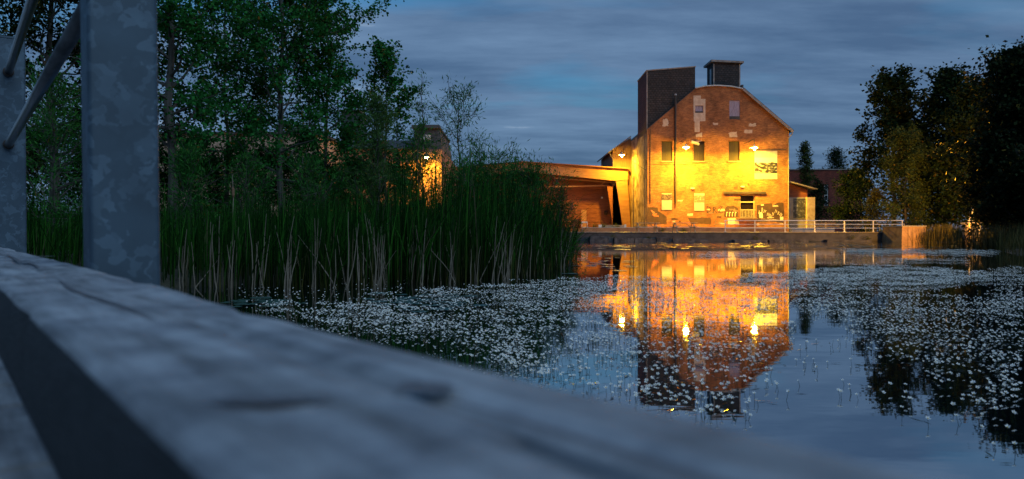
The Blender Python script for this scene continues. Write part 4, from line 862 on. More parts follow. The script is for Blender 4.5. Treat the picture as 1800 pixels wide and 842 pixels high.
# ------------------------------------------------------------------ trees
def tree(name, label, base, H, Rr, nleaf, size, col, seed, crown0=0.22, aspect=0.8, trunk_r=0.16, prof_pow=0.7, nlimb=34, mat=None, bark=None, up=0.55, skip=0.12, cat='tree', group=None, lean=(0, 0), droop=0.0, top_k=0.25, sig=0.16, along=0.15, conifer=False):
    r = np.random.default_rng(seed)
    e = empty(name, base, label, cat, group)
    mb = MB(); npts = 9
    tr = [Vector((lean[0]*(k/(npts-1))**1.4+r.normal(0, 0.02*H*0.3)*(k > 0), lean[1]*(k/(npts-1))**1.4+r.normal(0, 0.02*H*0.3)*(k > 0), -0.3+(H+0.3)*k/(npts-1))) for k in range(npts)]
    mb.tube(tr, [trunk_r*(1-0.88*(k/(npts-1))**0.9)*(1.25 if k == 0 else 1) for k in range(npts)], 8, False)
    def on_trunk(f):
        i = min(npts-2, int(f*(npts-1))); return tr[i].lerp(tr[i+1], f*(npts-1)-i)
    pts, dirs, wts = [], [], []
    for q_ in range(nlimb):
        f = crown0+(1-crown0)*((q_+r.uniform(0, 1))/nlimb)*0.97; h = (f-crown0)/(1-crown0)
        az = q_*2.39996+r.uniform(-0.5, 0.5)
        if conifer: pr = (1-h)*0.95+0.06
        else: pr = (min(1, (h+0.25)/0.45))*(max(0.0, 1-h)**prof_pow)*(1-top_k)+top_k*(1-h*0.6)
        L = Rr*pr*r.uniform(0.5, 1.3); el = up*(0.5+0.9*h)+r.normal(0, 0.15)
        a0 = on_trunk(f); d0 = Vector((math.cos(az)*math.cos(el), math.sin(az)*math.cos(el), math.sin(el)))
        limb = [a0]; d_ = d0.copy()
        for k in range(4):
            d_ = (d_+Vector(r.normal(0, 0.16, 3))+Vector((0, 0, 0.10-droop*k*0.2))).normalized(); limb.append(limb[-1]+d_*L/4)
        lr = max(0.012, trunk_r*0.42*(1-f)**0.7)
        mb.tube(limb, [lr, lr*0.75, lr*0.5, lr*0.32, lr*0.15], 5, False)
        for tw in range(7):
            if r.uniform() < skip: continue
            t_ = r.uniform(0.3, 1.0); i = min(3, int(t_*4)); p0 = limb[i].lerp(limb[i+1], t_*4-i)
            dd = (Vector(r.normal(0, 1, 3))+d0*0.9+Vector((0, 0, 0.35-droop))).normalized(); TL = (0.16+0.34*pr)*Rr*r.uniform(0.5, 1.1)
            p1 = p0+dd*TL*0.5+Vector(r.normal(0, 0.05*TL, 3)); p2 = p1+(dd+Vector((0, 0, 0.2-droop))).normalized()*TL*0.5
            mb.tube([p0, p1, p2], [lr*0.3+0.004, 0.006, 0.003], 3, False)
            for s_ in range(4):
                u_ = (s_+0.7)/4; c_ = p0.lerp(p1, u_*2) if u_ < 0.5 else p1.lerp(p2, u_*2-1); pts.append(c_); dirs.append(dd); wts.append(r.uniform(0.3, 1.5))
    o_ = mb.build('trunk', bark or M_bark); o_.parent = e
    pts, dirs, wts = np.array(pts), np.array(dirs), np.array(wts); wts /= wts.sum()
    ii = r.choice(len(pts), nleaf, p=wts)
    C = pts[ii]+r.normal(0, 1, (nleaf, 3))*sig*np.array([1, 1, 0.8])*(0.5+0.12*Rr)
    leaves(C, dirs[ii], size, aspect, col, r, e, mat or M_leaf, 0.2, 'crown', along)
    return e
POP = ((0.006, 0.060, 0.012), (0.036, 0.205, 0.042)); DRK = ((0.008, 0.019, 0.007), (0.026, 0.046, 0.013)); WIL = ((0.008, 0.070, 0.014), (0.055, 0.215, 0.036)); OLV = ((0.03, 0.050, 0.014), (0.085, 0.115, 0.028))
def at(px, Y, z=None):
    X = PX(px, Y); zz_ = float(ground_z(np.array(X), np.array(Y))) if z is None else z
    return (X, Y, zz_-0.03)
GP = 'poplars on the left bank'
tree('poplar_tree', 'large poplar with pale trunk in the middle of the left trees', at(492, 24), 10.5, 3.3, 29000, 0.105, POP, 11, 0.20, 0.85, 0.13, 0.5, 46, bark=M_barkp, group=GP)
tree('poplar_tree', 'dark-trunked poplar just right of the near steel post', at(300, 20), 10.0, 2.4, 18500, 0.095, POP, 12, 0.24, 0.85, 0.16, 0.5, 36, group=GP, skip=0.25)
tree('poplar_tree', 'slim poplar between the dark-trunked and the pale-trunked poplars', at(395, 27), 10.5, 2.6, 14500, 0.105, POP, 13, 0.22, 0.85, 0.09, 0.5, 34, bark=M_barkp, group=GP, skip=0.22)
tree('poplar_tree', 'poplar at the right edge of the tall left group', at(572, 26), 9.6, 2.1, 14000, 0.105, POP, 14, 0.20, 0.85, 0.09, 0.5, 32, bark=M_barkp, group=GP, skip=0.2)
tree('poplar_tree', 'small young poplar standing right of the tall left trees', at(678, 25), 6.5, 1.45, 5200, 0.105, POP, 15, 0.30, 0.85, 0.06, 0.45, 26, bark=M_barkp, group=GP, skip=0.1, sig=0.14)
tree('poplar_tree', 'dark tree behind the gap between the two steel posts', at(90, 21), 9.5, 3.0, 22000, 0.11, DRK, 16, 0.15, 0.8, 0.16, 0.5, 36, group=GP)
tree('poplar_tree', 'dark tree behind the near steel post', at(215, 25), 10.5, 2.8, 15000, 0.11, DRK, 17, 0.12, 0.8, 0.16, 0.5, 36, group=GP)
# willows: fine upright twigs, narrow leaves
GW = 'willows behind the reeds'
WK = dict(aspect=0.17, cat='shrub', group=GW, up=0.95, crown0=0.10, trunk_r=0.05, prof_pow=0.45, along=0.6)
tree('willow_shrub', 'tall airy willow with feathery top against the sky', at(805, 23), 4.6, 1.75, 2700, 0.15, WIL, 31, nlimb=34, skip=0.3, **dict(WK, up=0.62))
tree('willow_shrub', 'thin willow sprig left of the tall airy willow', at(742, 24), 5.3, 0.8, 1500, 0.14, WIL, 32, nlimb=16, skip=0.35, **WK)
tree('willow_shrub', 'bright green willow bush below the young poplar', at(665, 22), 4.0, 1.5, 7500, 0.14, ((0.035, 0.10, 0.03), (0.085, 0.17, 0.04)), 33, nlimb=30, **WK)
tree('willow_shrub', 'willow bush in front of the glowing lamp on the hall', at(735, 22), 3.2, 1.1, 2400, 0.14, WIL, 34, nlimb=20, skip=0.25, **WK)
tree('willow_shrub', 'low rounded willow left of the shed roof', at(862, 21), 2.25, 1.8, 8500, 0.13, WIL, 35, nlimb=34, **dict(WK, up=0.55))
tree('willow_shrub', 'spreading willow at the right tip of the reed bed', at(935, 19.5), 2.15, 1.4, 6500, 0.12, WIL, 36, nlimb=32, **dict(WK, up=0.6))
tree('willow_shrub', 'dark low willow at the waterline right of the reeds', at(985, 18.6, 0), 1.75, 0.62, 2600, 0.10, OLV, 37, nlimb=24, **WK)
tree('willow_shrub', 'dark willow bush under the pale-trunked poplar', at(540, 21), 2.0, 1.4, 3800, 0.13, WIL, 38, nlimb=30, **WK)
tree('willow_shrub', 'dark willow bush under the slim poplar', at(435, 20), 1.9, 1.3, 3500, 0.13, WIL, 39, nlimb=30, **WK)
tree('willow_shrub', 'leafy willow bush just right of the near steel post', at(335, 17), 2.0, 1.1, 4200, 0.12, WIL, 40, nlimb=28, **WK)
tree('willow_shrub', 'willow bush between the two steel posts', at(95, 16), 3.3, 1.5, 6500, 0.12, WIL, 41, nlimb=30, **WK)
tree('willow_shrub', 'low willow in front of the hall door', at(600, 24), 2.0, 1.2, 2600, 0.13, WIL, 42, nlimb=26, **WK)
tree('willow_shrub', 'low willow left of the tall airy willow', at(808, 21), 2.1, 1.3, 4200, 0.13, WIL, 43, nlimb=28, **dict(WK, up=0.55))
for k, (px, Y_, H_) in enumerate(((300, 27, 2.7), (365, 28, 2.6), (430, 27, 2.8), (500, 28, 2.6), (565, 27, 2.5), (630, 28, 2.6), (695, 27, 2.6), (60, 24, 3.0), (160, 26, 3.0))):
    tree('willow_shrub', ['dense low bush at the foot of the dark-trunked poplar', 'dense low bush between the two left poplar trunks', 'dense low bush before the left window of the pale building', 'dense low bush at the foot of the pale-trunked poplar', 'dense low bush before the gap between the two left buildings',
         'dense low bush before the red hall', 'dense low bush before the glowing wall of the hall', 'dense low bush behind the railing tubes', 'dense low bush behind the near steel post'][k], at(px, Y_), H_, 1.7, 6500, 0.15, ((0.005, 0.042, 0.007), (0.020, 0.095, 0.016)), 140+k, nlimb=26, **dict(WK, aspect=0.3, up=0.6))
# right bank
GR = 'trees on the right bank'
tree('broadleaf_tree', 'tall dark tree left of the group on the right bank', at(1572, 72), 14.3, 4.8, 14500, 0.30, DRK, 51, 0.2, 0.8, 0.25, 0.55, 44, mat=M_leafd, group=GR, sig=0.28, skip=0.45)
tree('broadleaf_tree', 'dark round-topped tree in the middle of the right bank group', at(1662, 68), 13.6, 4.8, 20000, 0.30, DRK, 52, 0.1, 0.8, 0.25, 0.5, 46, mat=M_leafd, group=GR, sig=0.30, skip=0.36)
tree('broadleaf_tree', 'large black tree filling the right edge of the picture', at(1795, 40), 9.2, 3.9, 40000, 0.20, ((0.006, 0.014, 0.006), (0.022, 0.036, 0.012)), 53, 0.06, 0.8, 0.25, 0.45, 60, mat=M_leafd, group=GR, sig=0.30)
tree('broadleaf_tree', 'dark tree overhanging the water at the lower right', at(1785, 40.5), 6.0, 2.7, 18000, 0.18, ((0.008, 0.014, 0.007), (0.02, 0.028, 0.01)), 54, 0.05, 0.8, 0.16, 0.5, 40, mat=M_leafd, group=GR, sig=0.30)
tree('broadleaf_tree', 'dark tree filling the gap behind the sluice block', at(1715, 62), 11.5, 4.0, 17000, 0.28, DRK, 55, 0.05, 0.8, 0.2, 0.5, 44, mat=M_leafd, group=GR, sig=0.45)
tree('broadleaf_tree', 'olive tree lit warm from the front behind the abutment', at(1592, 63), 8.6, 3.1, 12000, 0.19, OLV, 56, 0.14, 0.55, 0.13, 0.5, 36, group=GR, sig=0.26, up=0.5, skip=0.32)
tree('broadleaf_tree', 'small bush with bright amber leaves behind the railing', at(1540, 65), 3.6, 1.7, 3200, 0.17, ((0.07, 0.075, 0.02), (0.13, 0.12, 0.03)), 57, 0.10, 0.7, 0.06, 0.5, 26, group=GR, sig=0.22)
tree('broadleaf_tree', 'dark bush between the annex and the amber-leaved bush', at(1500, 80), 6.0, 2.8, 9000, 0.22, DRK, 58, 0.05, 0.7, 0.1, 0.5, 32, mat=M_leafd, group=GR, sig=0.35)
tree('broadleaf_tree', 'slender young tree in front of the red warehouse', at(1416, 92), 10.9, 2.1, 6500, 0.24, OLV, 59, 0.05, 0.5, 0.12, 0.6, 40, group=GR, sig=0.30, conifer=True)
tree('broadleaf_tree', 'low dark shrub against the annex pillar', at(1440, 90), 6.0, 1.6, 3000, 0.22, DRK, 60, 0.05, 0.6, 0.08, 0.5, 26, mat=M_leafd, group=GR, sig=0.3)
tree('pine_tree', 'dark pine crown showing above the red warehouse roof', at(1470, 132), 14.2, 3.6, 6500, 0.42, DRK, 61, 0.3, 0.3, 0.2, 0.6, 40, mat=M_leafd, group=GR, sig=0.5, conifer=True)
tree('broadleaf_tree', 'tree behind the terrace at the far right of the fence', at(1625, 78), 8.5, 3.4, 10000, 0.26, DRK, 62, 0.04, 0.7, 0.15, 0.5, 34, mat=M_leafd, group=GR, sig=0.4)
# a few weeds on the quay foot
for k, (px, lab) in enumerate(((1078, 'weed tuft growing on the quay below the planters'), (1140, 'small weed on the quay wall below the left picnic table'), (1498, 'weed tuft on the quay below the metal railing'), (1330, 'small weed at the foot of the quay below the loading opening'), (1523, 'weed clump at the right end of the quay footing'))):
    leafy('weed', (PX(px, 60.1), 60.05, 0.18), lab, 0.6 if k in (0, 2) else 0.4, 0.45, 130, 0.11, GREENW, seed=70+k, aspect=0.3)
for k, (px, lab) in enumerate(((1202, 'weeds under the right picnic table'), (1165, 'weeds between the two picnic tables'), (1391, 'small plant at the foot of the annex'))):
    leafy('weed', (PX(px, 71.8), 71.7, 0.77), lab, 0.5, 0.5, 150, 0.12, GREENW, seed=80+k, aspect=0.3)

# ------------------------------------------------------------------ reeds
def blades(X, Y, Z, H, lean_az, lean, w, col0, col1, r, name, mat=M_reed, parent=None):
    """grass-like blades with four levels each; a blade arches over towards its tip"""
    n = len(X); T = np.array([0, 0.35, 0.7, 1.0]); K = len(T)
    az = r.uniform(0, math.pi, n); sx_, sy_ = np.cos(az), np.sin(az)
    V = np.zeros((n, K, 2, 3)); C = np.zeros((n, K, 2, 3))
    for k, t_ in enumerate(T):
        off = lean*H*t_**2; ww = w*(1-0.15*t_)*(1 if t_ < 0.99 else 0.12)
        cx_ = X+np.cos(lean_az)*off; cy_ = Y+np.sin(lean_az)*off; cz_ = Z+H*t_*(1-0.25*lean*t_)
        for s_, sg in enumerate((-1, 1)):
            V[:, k, s_, 0] = cx_+sg*sx_*ww/2; V[:, k, s_, 1] = cy_+sg*sy_*ww/2; V[:, k, s_, 2] = cz_
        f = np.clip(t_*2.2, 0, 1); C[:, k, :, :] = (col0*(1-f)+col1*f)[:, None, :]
    base = (np.arange(n)*K*2)[:, None]
    F = np.concatenate([base+np.array([k*2, k*2+1, k*2+3, k*2+2]) for k in range(K-1)], 0)
    return mesh_np(name, V.reshape(-1, 3), F, mat, parent, C.reshape(-1, 3))
def inpoly(x, y, poly):
    c = np.zeros(len(x), bool); j = len(poly)-1
    for i in range(len(poly)):
        xi, yi = poly[i]; xj, yj = poly[j]
        with np.errstate(divide='ignore', invalid='ignore'):
            c ^= ((yi > y) != (yj > y)) & (x < (xj-xi)*(y-yi)/(yj-yi)+xi)
        j = i
    return c
r = np.random.default_rng(101)
front = [G(p[0], p[1]) for p in ((-60, 500), (60, 500), (180, 503), (285, 506), (400, 507), (500, 509), (600, 506), (700, 501), (800, 499), (880, 493), (940, 484), (985, 474), (1008, 464))]
bedpoly = [(p.x, p.y) for p in front]+[(1.9, 22.0), (0.5, 25), (-5, 23), (-16, 21), (-16, 12)]
n_try = 60000
X = r.uniform(-15, 3, n_try); Y = r.uniform(10, 25, n_try)
dens = np.clip(1.35-(Y-12)/14, 0.25, 1)*(0.35+0.9*vnoise(X*1.7, Y*1.7, 21))
ok = inpoly(X, Y, bedpoly) & (r.uniform(0, 1, n_try) < dens*0.75)
X, Y = X[ok], Y[ok]; n = len(X)
pxs = 900+FPX*X/Y
H = np.interp(pxs, [0, 300, 450, 600, 720, 850, 930, 1000], [1.75, 1.65, 1.5, 1.65, 1.95, 2.3, 2.25, 1.4])*r.uniform(0.5, 1.12, n)*(0.55+0.45*vnoise(X*0.7, Y*0.7, 77)+0.35*vnoise(X*2.3, Y*2.3, 78))
edge = np.clip((pxs-900)/110, 0, 1)
laz = np.where(r.uniform(0, 1, n) < 0.25+0.6*edge, r.normal(0.0, 0.5, n), r.uniform(0, 2*math.pi, n)); lean = np.abs(r.normal(0.05, 0.10, n))+edge*np.abs(r.normal(0.05, 0.15, n))
k = r.uniform(0, 1, n)[:, None]
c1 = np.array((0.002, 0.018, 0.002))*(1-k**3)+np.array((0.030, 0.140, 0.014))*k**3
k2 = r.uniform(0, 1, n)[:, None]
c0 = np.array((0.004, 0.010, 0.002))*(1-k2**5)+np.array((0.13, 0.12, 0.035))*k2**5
dry = r.uniform(0, 1, n) < 0.07
c1[dry] = np.array((0.10, 0.085, 0.05))*r.uniform(0.5, 1.2, dry.sum())[:, None]; c0[dry] = c1[dry]*0.8
flop = r.uniform(0, 1, n) < 0.16; lean = np.where(flop, lean+r.uniform(0.2, 0.6, n), lean); H = np.where(dry, H*r.uniform(0.4, 0.9, n), H)
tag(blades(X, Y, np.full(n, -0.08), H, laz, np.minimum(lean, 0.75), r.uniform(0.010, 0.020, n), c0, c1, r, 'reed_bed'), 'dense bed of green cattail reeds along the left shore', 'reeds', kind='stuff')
# grass on the bank behind and on the right shore
X = r.uniform(-22, 3, 26000); Y = r.uniform(16, 40, 26000); ok = (ground_z(X, Y) > 0.1); X, Y = X[ok], Y[ok]; n = len(X)
k = r.uniform(0, 1, n)[:, None]; cg = np.array((0.006, 0.030, 0.005))*(1-k)+np.array((0.03, 0.09, 0.014))*k
tag(blades(X, Y, ground_z(X, Y)-0.05, r.uniform(0.4, 1.25, n), r.uniform(0, 6.28, n), np.abs(r.normal(0.15, 0.15, n)), r.uniform(0.012, 0.024, n), cg, cg, r, 'bank_grass'), 'tall grass on the bank behind the reed bed', 'grass', kind='stuff')
X = r.uniform(18, 45, 40000); Y = r.uniform(28, 60, 40000); gz = ground_z(X, Y); ok = (gz > -0.05) & (X-shore_right(Y) < 5.5); X, Y, gz = X[ok], Y[ok], gz[ok]; n = len(X)
k = r.uniform(0, 1, n)[:, None]; cg = np.array((0.03, 0.038, 0.012))*(1-k)+np.array((0.085, 0.08, 0.03))*k
tag(blades(X, Y, gz-0.05, r.uniform(0.25, 0.85, n)*np.where(r.uniform(0, 1, n) < .12, 1.5, 1), r.uniform(0, 6.28, n), np.abs(r.normal(0.12, 0.15, n)), r.uniform(0.015, 0.03, n), cg, cg, r, 'shore_grass'), 'rough grass and sedge along the right shore', 'grass', kind='stuff')
X = PX(1660, 57)+r.normal(0, 0.75, 1400); Y = r.normal(57, 0.5, 1400); n = len(X); k = r.uniform(0, 1, n)[:, None]; cg = np.array((0.05, 0.05, 0.015))*(1-k)+np.array((0.12, 0.10, 0.035))*k
tg = empty('reed_clump', (PX(1660, 57), 57, 0), 'clump of tall amber-lit reeds right of the abutment', 'reeds')
blades(X-tg.location.x, Y-57, np.full(n, -0.1), r.uniform(0.8, 1.6, n), r.uniform(0, 6.28, n), np.abs(r.normal(0.08, 0.1, n)), r.uniform(0.018, 0.03, n), cg, cg, r, 'blade_mass', parent=tg)['kind'] = 'stuff'
X = PX(1765, 36)+r.normal(0, 1.5, 1500); Y = r.normal(36, 1.2, 1500); n = len(X); k = r.uniform(0, 1, n)[:, None]; cg = np.array((0.012, 0.016, 0.006))*(1-k)+np.array((0.05, 0.045, 0.02))*k
tg = empty('reed_clump', (PX(1765, 36), 36, 0), 'dark reeds at the waterline under the black tree on the right', 'reeds')
blades(X-tg.location.x, Y-36, np.full(n, -0.1), r.uniform(0.6, 1.5, n), r.uniform(0, 6.28, n), np.abs(r.normal(0.15, 0.15, n)), r.uniform(0.015, 0.025, n), cg, cg, r, 'blade_mass', parent=tg)['kind'] = 'stuff'

# pale dead stalks at the water's edge, each one a thing
def stalk_mesh(seed):
    r_ = np.random.default_rng(seed); mb = MB(); p = Vector((0, 0, -0.1)); d_ = Vector((r_.normal(0, 0.05), r_.normal(0, 0.05), 1)); pts = [p]
    for k in range(5): d_ = (d_+Vector((r_.normal(0, 0.05), r_.normal(0, 0.05), 0))).normalized(); p = p+d_*0.24; pts.append(p)
    mb.tube(pts, [0.0095, 0.009, 0.008, 0.007, 0.005, 0.003], 5)
    if seed == 99: # bent-over top
        e_ = pts[-1]; mb.tube([e_, e_+Vector((0.12, 0.02, 0.03)), e_+Vector((0.28, 0.03, -0.12))], [0.006, 0.005, 0.003], 4)
    me = bpy.data.meshes.new('dead_reed'); me.from_pydata(mb.v, [], mb.f); me.materials.append(MATS['dead_reed']); me.update(); return me
noise_mat('dead_reed', (0.11, 0.088, 0.062), (0.27, 0.225, 0.17), 6, 0.9, 0.2, stretch=(1, 1, 0.3))
sm = [stalk_mesh(s_) for s_ in range(6)]
fx = np.array([900+FPX*p.x/p.y for p in front]); fy = np.array([YH+FPX*HC/p.y for p in front])
clusters = [320, 345, 372, 408, 412, 455, 462, 502, 508, 545, 552, 580, 612, 640, 655, 660, 664, 668, 672, 680, 720, 742, 765, 790, 800, 835, 868, 880, 884, 890, 905, 935, 960, 985]
GDL = 'pale dead reed stalks at the edge of the reed bed'
for c_ in clusters:
    for j in range(r.integers(1, 5)):
        px = c_+r.normal(0, 5); yv = float(np.interp(px, fx, fy))-abs(r.normal(0.5, 2.0)); p = G(px, yv)
        o_ = bpy.data.objects.new('dead_reed', sm[r.integers(0, 6)]); COL.objects.link(o_); o_.location = p
        lean_ = abs(r.normal(0, 0.10)) if r.uniform() > 0.06 else r.uniform(0.4, 0.8)
        o_.rotation_euler = (r.normal(0, 0.06), lean_*(1 if r.uniform() < 0.6 else -1), r.uniform(-0.4, 0.4)); s_ = r.uniform(0.45, 1.05); o_.scale = (1, 1, s_)
        tag(o_, 'pale dead reed stalk standing at the waterline of the left reed bed', 'reed stalk', GDL)
cp = G(408, 500); ct = empty('cattail', cp, 'single brown cattail head standing above the left reeds', 'cattail')
MB().tube([cp+Vector((0, 0, -0.1)), cp+Vector((0.02, 0, 1.45)), cp+Vector((0.0, 0, 1.75))], [0.008, 0.006, 0.004], 5).build('stem', MATS['dead_reed'], ct)
MB().tube([cp+Vector((0.02, 0, 1.38)), cp+Vector((0.019, 0, 1.42)), cp+Vector((0.016, 0, 1.52)), cp+Vector((0.013, 0, 1.55))], [0.006, 0.022, 0.022, 0.006], 8).build('seed_head', noise_mat('cattail_brown', (0.12, 0.06, 0.03), (0.2, 0.11, 0.06), 40, 0.95, 0.3), ct)

# ------------------------------------------------------------------ lily pads
m_pad = noise_mat('lily_pad', (0.02, 0.055, 0.045), (0.05, 0.10, 0.075), 5, 0.35, 0.1)
def pad_mesh(seed):
    r_ = np.random.default_rng(seed); ns_ = 22; pts = [(0, 0, 0.006)]
    for k in range(ns_):
        a = 0.22+(2*math.pi-0.44)*k/(ns_-1); rr = 1+r_.normal(0, 0.03); pts.append((math.cos(a)*rr, math.sin(a)*rr, 0.008+r_.uniform(0, 0.006)))
    f = [(0, k, k+1) for k in range(1, ns_)]
    me = bpy.data.meshes.new('lily_pad'); me.from_pydata(pts, [], f); me.materials.append(m_pad); me.update(); return me
pads = [pad_mesh(s_) for s_ in range(3)]
def pad_cluster(cpx, cpy, spx, spy, n_, smin, smax, label, group):
    placed = []
    for k in range(n_*6):
        p = G(cpx+r.normal(0, spx), cpy+r.normal(0, spy)); s_ = r.uniform(smin, smax)
        if any((p-q_[0]).length < (s_+q_[1])*0.92 for q_ in placed): continue
        placed.append((p, s_)); o_ = bpy.data.objects.new('lily_pad', pads[k % 3]); COL.objects.link(o_); o_.location = p+Vector((0, 0, 0.001*(k % 3)))
        o_.rotation_euler = (r.normal(0, 0.01), r.normal(0, 0.01), r.uniform(0, 6.28)); o_.scale = (s_, s_, 1)
        tag(o_, label, 'lily pad', group)
        if len(placed) >= n_: break
pad_cluster(450, 532, 28, 4, 14, 0.07, 0.14, 'dark lily pad floating beside the kerb beam left of the flowers', 'lily pads by the kerb beam')
pad_cluster(750, 531, 38, 7, 26, 0.07, 0.15, 'dark lily pad at the left edge of the flower carpet', 'lily pads among the left flowers')
pad_cluster(1045, 463, 32, 7, 30, 0.08, 0.19, 'lily pad floating right of the reed tip over the orange reflection', 'lily pads right of the reeds')
pad_cluster(1250, 433, 190, 3.2, 90, 0.15, 0.42, 'flat lily pad floating near the quay in the far water', 'far lily pads before the quay')
pad_cluster(1640, 437, 90, 3.5, 60, 0.15, 0.40, 'flat lily pad floating in the far water before the abutment', 'far lily pads before the abutment')

# ------------------------------------------------------------------ white water flowers
FL = [([(455, 548), (560, 540), (690, 522), (820, 508), (1000, 497), (1085, 490), (1085, 615), (1060, 628), (1000, 650), (930, 662), (870, 640), (700, 600), (560, 578)], 125),
      ([(1085, 488), (1200, 494), (1385, 500), (1390, 545), (1300, 562), (1180, 560), (1085, 580)], 105),
      ([(1085, 560), (1390, 562), (1385, 640), (1085, 640)], 70),
      ([(1290, 492), (1400, 478), (1480, 470), (1600, 470), (1740, 482), (1740, 497), (1600, 509), (1480, 502), (1380, 506)], 170),
      ([(1385, 505), (1500, 510), (1600, 516), (1700, 522), (1800, 510), (1800, 745), (1740, 715), (1640, 672), (1570, 640), (1510, 615), (1490, 560), (1400, 548)], 88),
      ([(880, 640), (1085, 600), (1120, 620), (1120, 716), (1050, 700), (950, 670)], 55),
      ([(1110, 620), (1320, 620), (1340, 690), (1300, 735), (1200, 720), (1110, 712)], 90),
      ([(1330, 600), (1500, 600), (1640, 680), (1800, 750), (1800, 842), (1740, 800), (1560, 730), (1420, 700), (1330, 720)], 14),
      ([(1240, 445), (1400, 446), (1400, 452), (1240, 452)], 70), ([(1480, 438), (1740, 442), (1740, 448), (1500, 446)], 70), ([(1580, 456), (1700, 458), (1700, 463), (1580, 461)], 80),
      ([(1740, 475), (1800, 470), (1800, 512), (1740, 512)], 60), ([(400, 500), (720, 498), (720, 530), (430, 540)], 7)]
r = np.random.default_rng(202)
def field(n_per_m2):
    xs, ys, ds = [], [], []
    for (ya, yb) in ((2.4, 6), (6, 12), (12, 20), (20, 36)):
        xa, xb = -0.36*yb, 0.70*yb; n = int((xb-xa)*(yb-ya)*n_per_m2)
        X = r.uniform(xa, xb, n); Y = r.uniform(ya, yb, n); px = 900+FPX*X/Y; py = YH+FPX*HC/Y
        jx = (vnoise(X*2.2, Y*2.2, 31)-0.5)*50+(vnoise(X*6, Y*6, 33)-0.5)*24; jy = ((vnoise(X*2.2, Y*2.2, 32)-0.5)*46+(vnoise(X*7, Y*7, 34)-0.5)*20)*np.clip((py-440)/150, 0.12, 1)
        d = np.zeros(n)
        for poly, dd in FL: d = np.maximum(d, dd*inpoly(px+jx, py+jy, poly))
        cl = vnoise(X*3.1, Y*3.1, 35)*0.6+vnoise(X*8, Y*8, 36)*0.4; d = 3.4*d*np.clip((cl-0.29)*3.3, 0.10, 1.7)
        ok = r.uniform(0, 1, n) < d/n_per_m2
        xs.append(X[ok]); ys.append(Y[ok])
    return np.concatenate(xs), np.concatenate(ys)
FX, FY = field(800)
order = np.argsort(FY); FX, FY = FX[order], FY[order]
mk = leaf_mat('flower', 0.15, 0.8)
def flower_arrays(X, Y, r, full=True):
    """stalk, five cupped petals and a yellow eye per flower"""
    n = len(X); H = r.uniform(0.018, 0.050, n); S = r.uniform(0.0062, 0.0122, n)*np.where(r.uniform(0, 1, n) < 0.15, 0.6, 1.0)
    tilt = r.normal(0, 0.35, (n, 2)); top = np.stack([X+r.normal(0, 0.006, n), Y+r.normal(0, 0.006, n), H], 1)
    nz = np.stack([tilt[:, 0], tilt[:, 1]-0.45, np.ones(n)], 1); nz /= np.linalg.norm(nz, axis=1, keepdims=True)
    ax = np.cross(nz, np.array([0, 1.0, 0.1])); ax /= np.linalg.norm(ax, axis=1, keepdims=True); ay = np.cross(nz, ax)
    Vs, Fs, Cs = [], [], []; base = 0
    white = np.array((0.92, 0.92, 0.90)); 
    a0 = r.uniform(0, 6.28, n); cup = r.uniform(0.5, 1.3, n)[:, None]
    for k in range(5):
        a = a0+k*2*math.pi/5
        def ring(rad, da, up): return top+(ax*np.cos(a+da)[:, None]+ay*np.sin(a+da)[:, None])*(S*rad)[:, None]+nz*(S[:, None]*up)
        v = np.stack([ring(0.12, 0, 0.0), ring(0.75, -0.55, 0.45*cup), ring(1.12, 0, 0.75*cup), ring(0.75, 0.55, 0.45*cup)], 1)
        Vs.append(v.reshape(-1, 3)); Fs.append(base+np.arange(4*n).reshape(n, 4)); base += 4*n
        Cs.append(np.repeat(np.tile(white, (n, 1))*r.uniform(0.85, 1.0, n)[:, None], 4, 0))
    v = np.stack([top+nz*(S*0.25)[:, None]+(ax*math.cos(q_)+ay*math.sin(q_))*(S*0.3)[:, None] for q_ in (0, 1.57, 3.14, 4.71)], 1)
    Vs.append(v.reshape(-1, 3)); Fs.append(base+np.arange(4*n).reshape(n, 4)); base += 4*n; Cs.append(np.tile(np.array((0.75, 0.5, 0.04)), (4*n, 1)))
    foot = np.stack([X, Y, np.full(n, -0.01)], 1)
    for k in range(2):
        s_ = np.array([0.0011, 0, 0]) if k == 0 else np.array([0, 0.0011, 0])
        v = np.stack([foot-s_, foot+s_, top+s_*0.7, top-s_*0.7], 1)
        Vs.append(v.reshape(-1, 3)); Fs.append(base+np.arange(4*n).reshape(n, 4)); base += 4*n; Cs.append(np.tile(np.array((0.035, 0.05, 0.02)), (4*n, 1)))
    return np.concatenate(Vs), np.concatenate(Fs), np.concatenate(Cs)
NEAR = 300
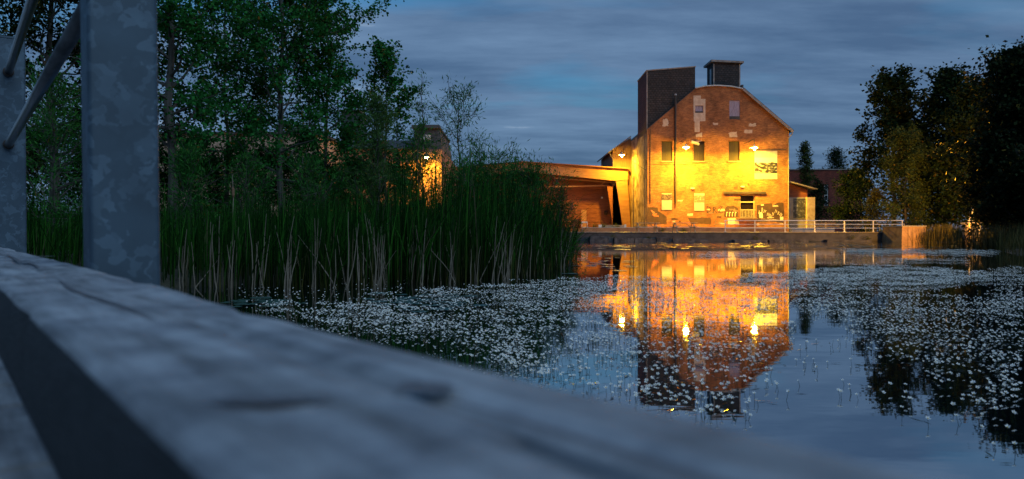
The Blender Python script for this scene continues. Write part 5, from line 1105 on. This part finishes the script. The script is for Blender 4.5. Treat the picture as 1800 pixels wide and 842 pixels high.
pxf = 900+FPX*FX/FY; pyf = YH+FPX*HC/FY
vis = (pyf < YH+0.251*(pxf+108)-2) & (pxf < 1800) & (pyf < 842)
FX, FY = FX[vis], FY[vis]
V, F, C = flower_arrays(FX[NEAR:], FY[NEAR:], r)
tag(mesh_np('flower_carpet', V, F, mk, None, C), 'carpet of small white water flowers spread over the pond', 'flowers', kind='stuff')
protos = []
for k in range(8):
    V, F, C = flower_arrays(np.zeros(1), np.zeros(1), np.random.default_rng(300+k)); o_ = mesh_np('water_flower', V, F, mk, None, C); me_ = o_.data; bpy.data.objects.remove(o_); protos.append(me_)
for k in range(NEAR):
    o_ = bpy.data.objects.new('water_flower', protos[k % 8]); COL.objects.link(o_); o_.location = (FX[k], FY[k], 0); o_.rotation_euler = (0, 0, r.uniform(-0.6, 0.6))
    tag(o_, 'white water flower on a thin stalk in the nearest open water', 'flower', 'nearest white water flowers')
# floating stems and leaf scraps among the flowers
WX, WY = field(300); keep = r.uniform(0, 1, len(WX)) < 0.6; WX, WY = WX[keep], WY[keep]; n = len(WX)
WX = WX+r.normal(0, 0.05, n); WY = WY+r.normal(0, 0.05, n)
az = r.uniform(0, math.pi, n); L = r.uniform(0.012, 0.05, n); Wd = r.uniform(0.002, 0.007, n)
dx_, dy_ = np.cos(az), np.sin(az); tz = r.normal(0, 0.10, n)
c_ = np.stack([WX, WY, np.full(n, 0.004)], 1); a_ = np.stack([dx_*L, dy_*L, tz*L*0.5], 1); s_ = np.stack([-dy_*Wd, dx_*Wd, r.normal(0, 0.12, n)*Wd], 1)
V = np.stack([c_-a_, c_+s_, c_+a_, c_-s_], 1).reshape(-1, 3); k = r.uniform(0, 1, n)[:, None]
cc = np.array((0.015, 0.022, 0.010))*(1-k)+np.array((0.05, 0.055, 0.03))*k
tag(mesh_np('floating_weed', V, np.arange(4*n).reshape(n, 4), leaf_mat('wet_weed', 0.0, 0.08), None, np.repeat(cc, 4, 0)), 'scraps of stems and leaves floating among the white flowers', 'pond weed', kind='stuff')
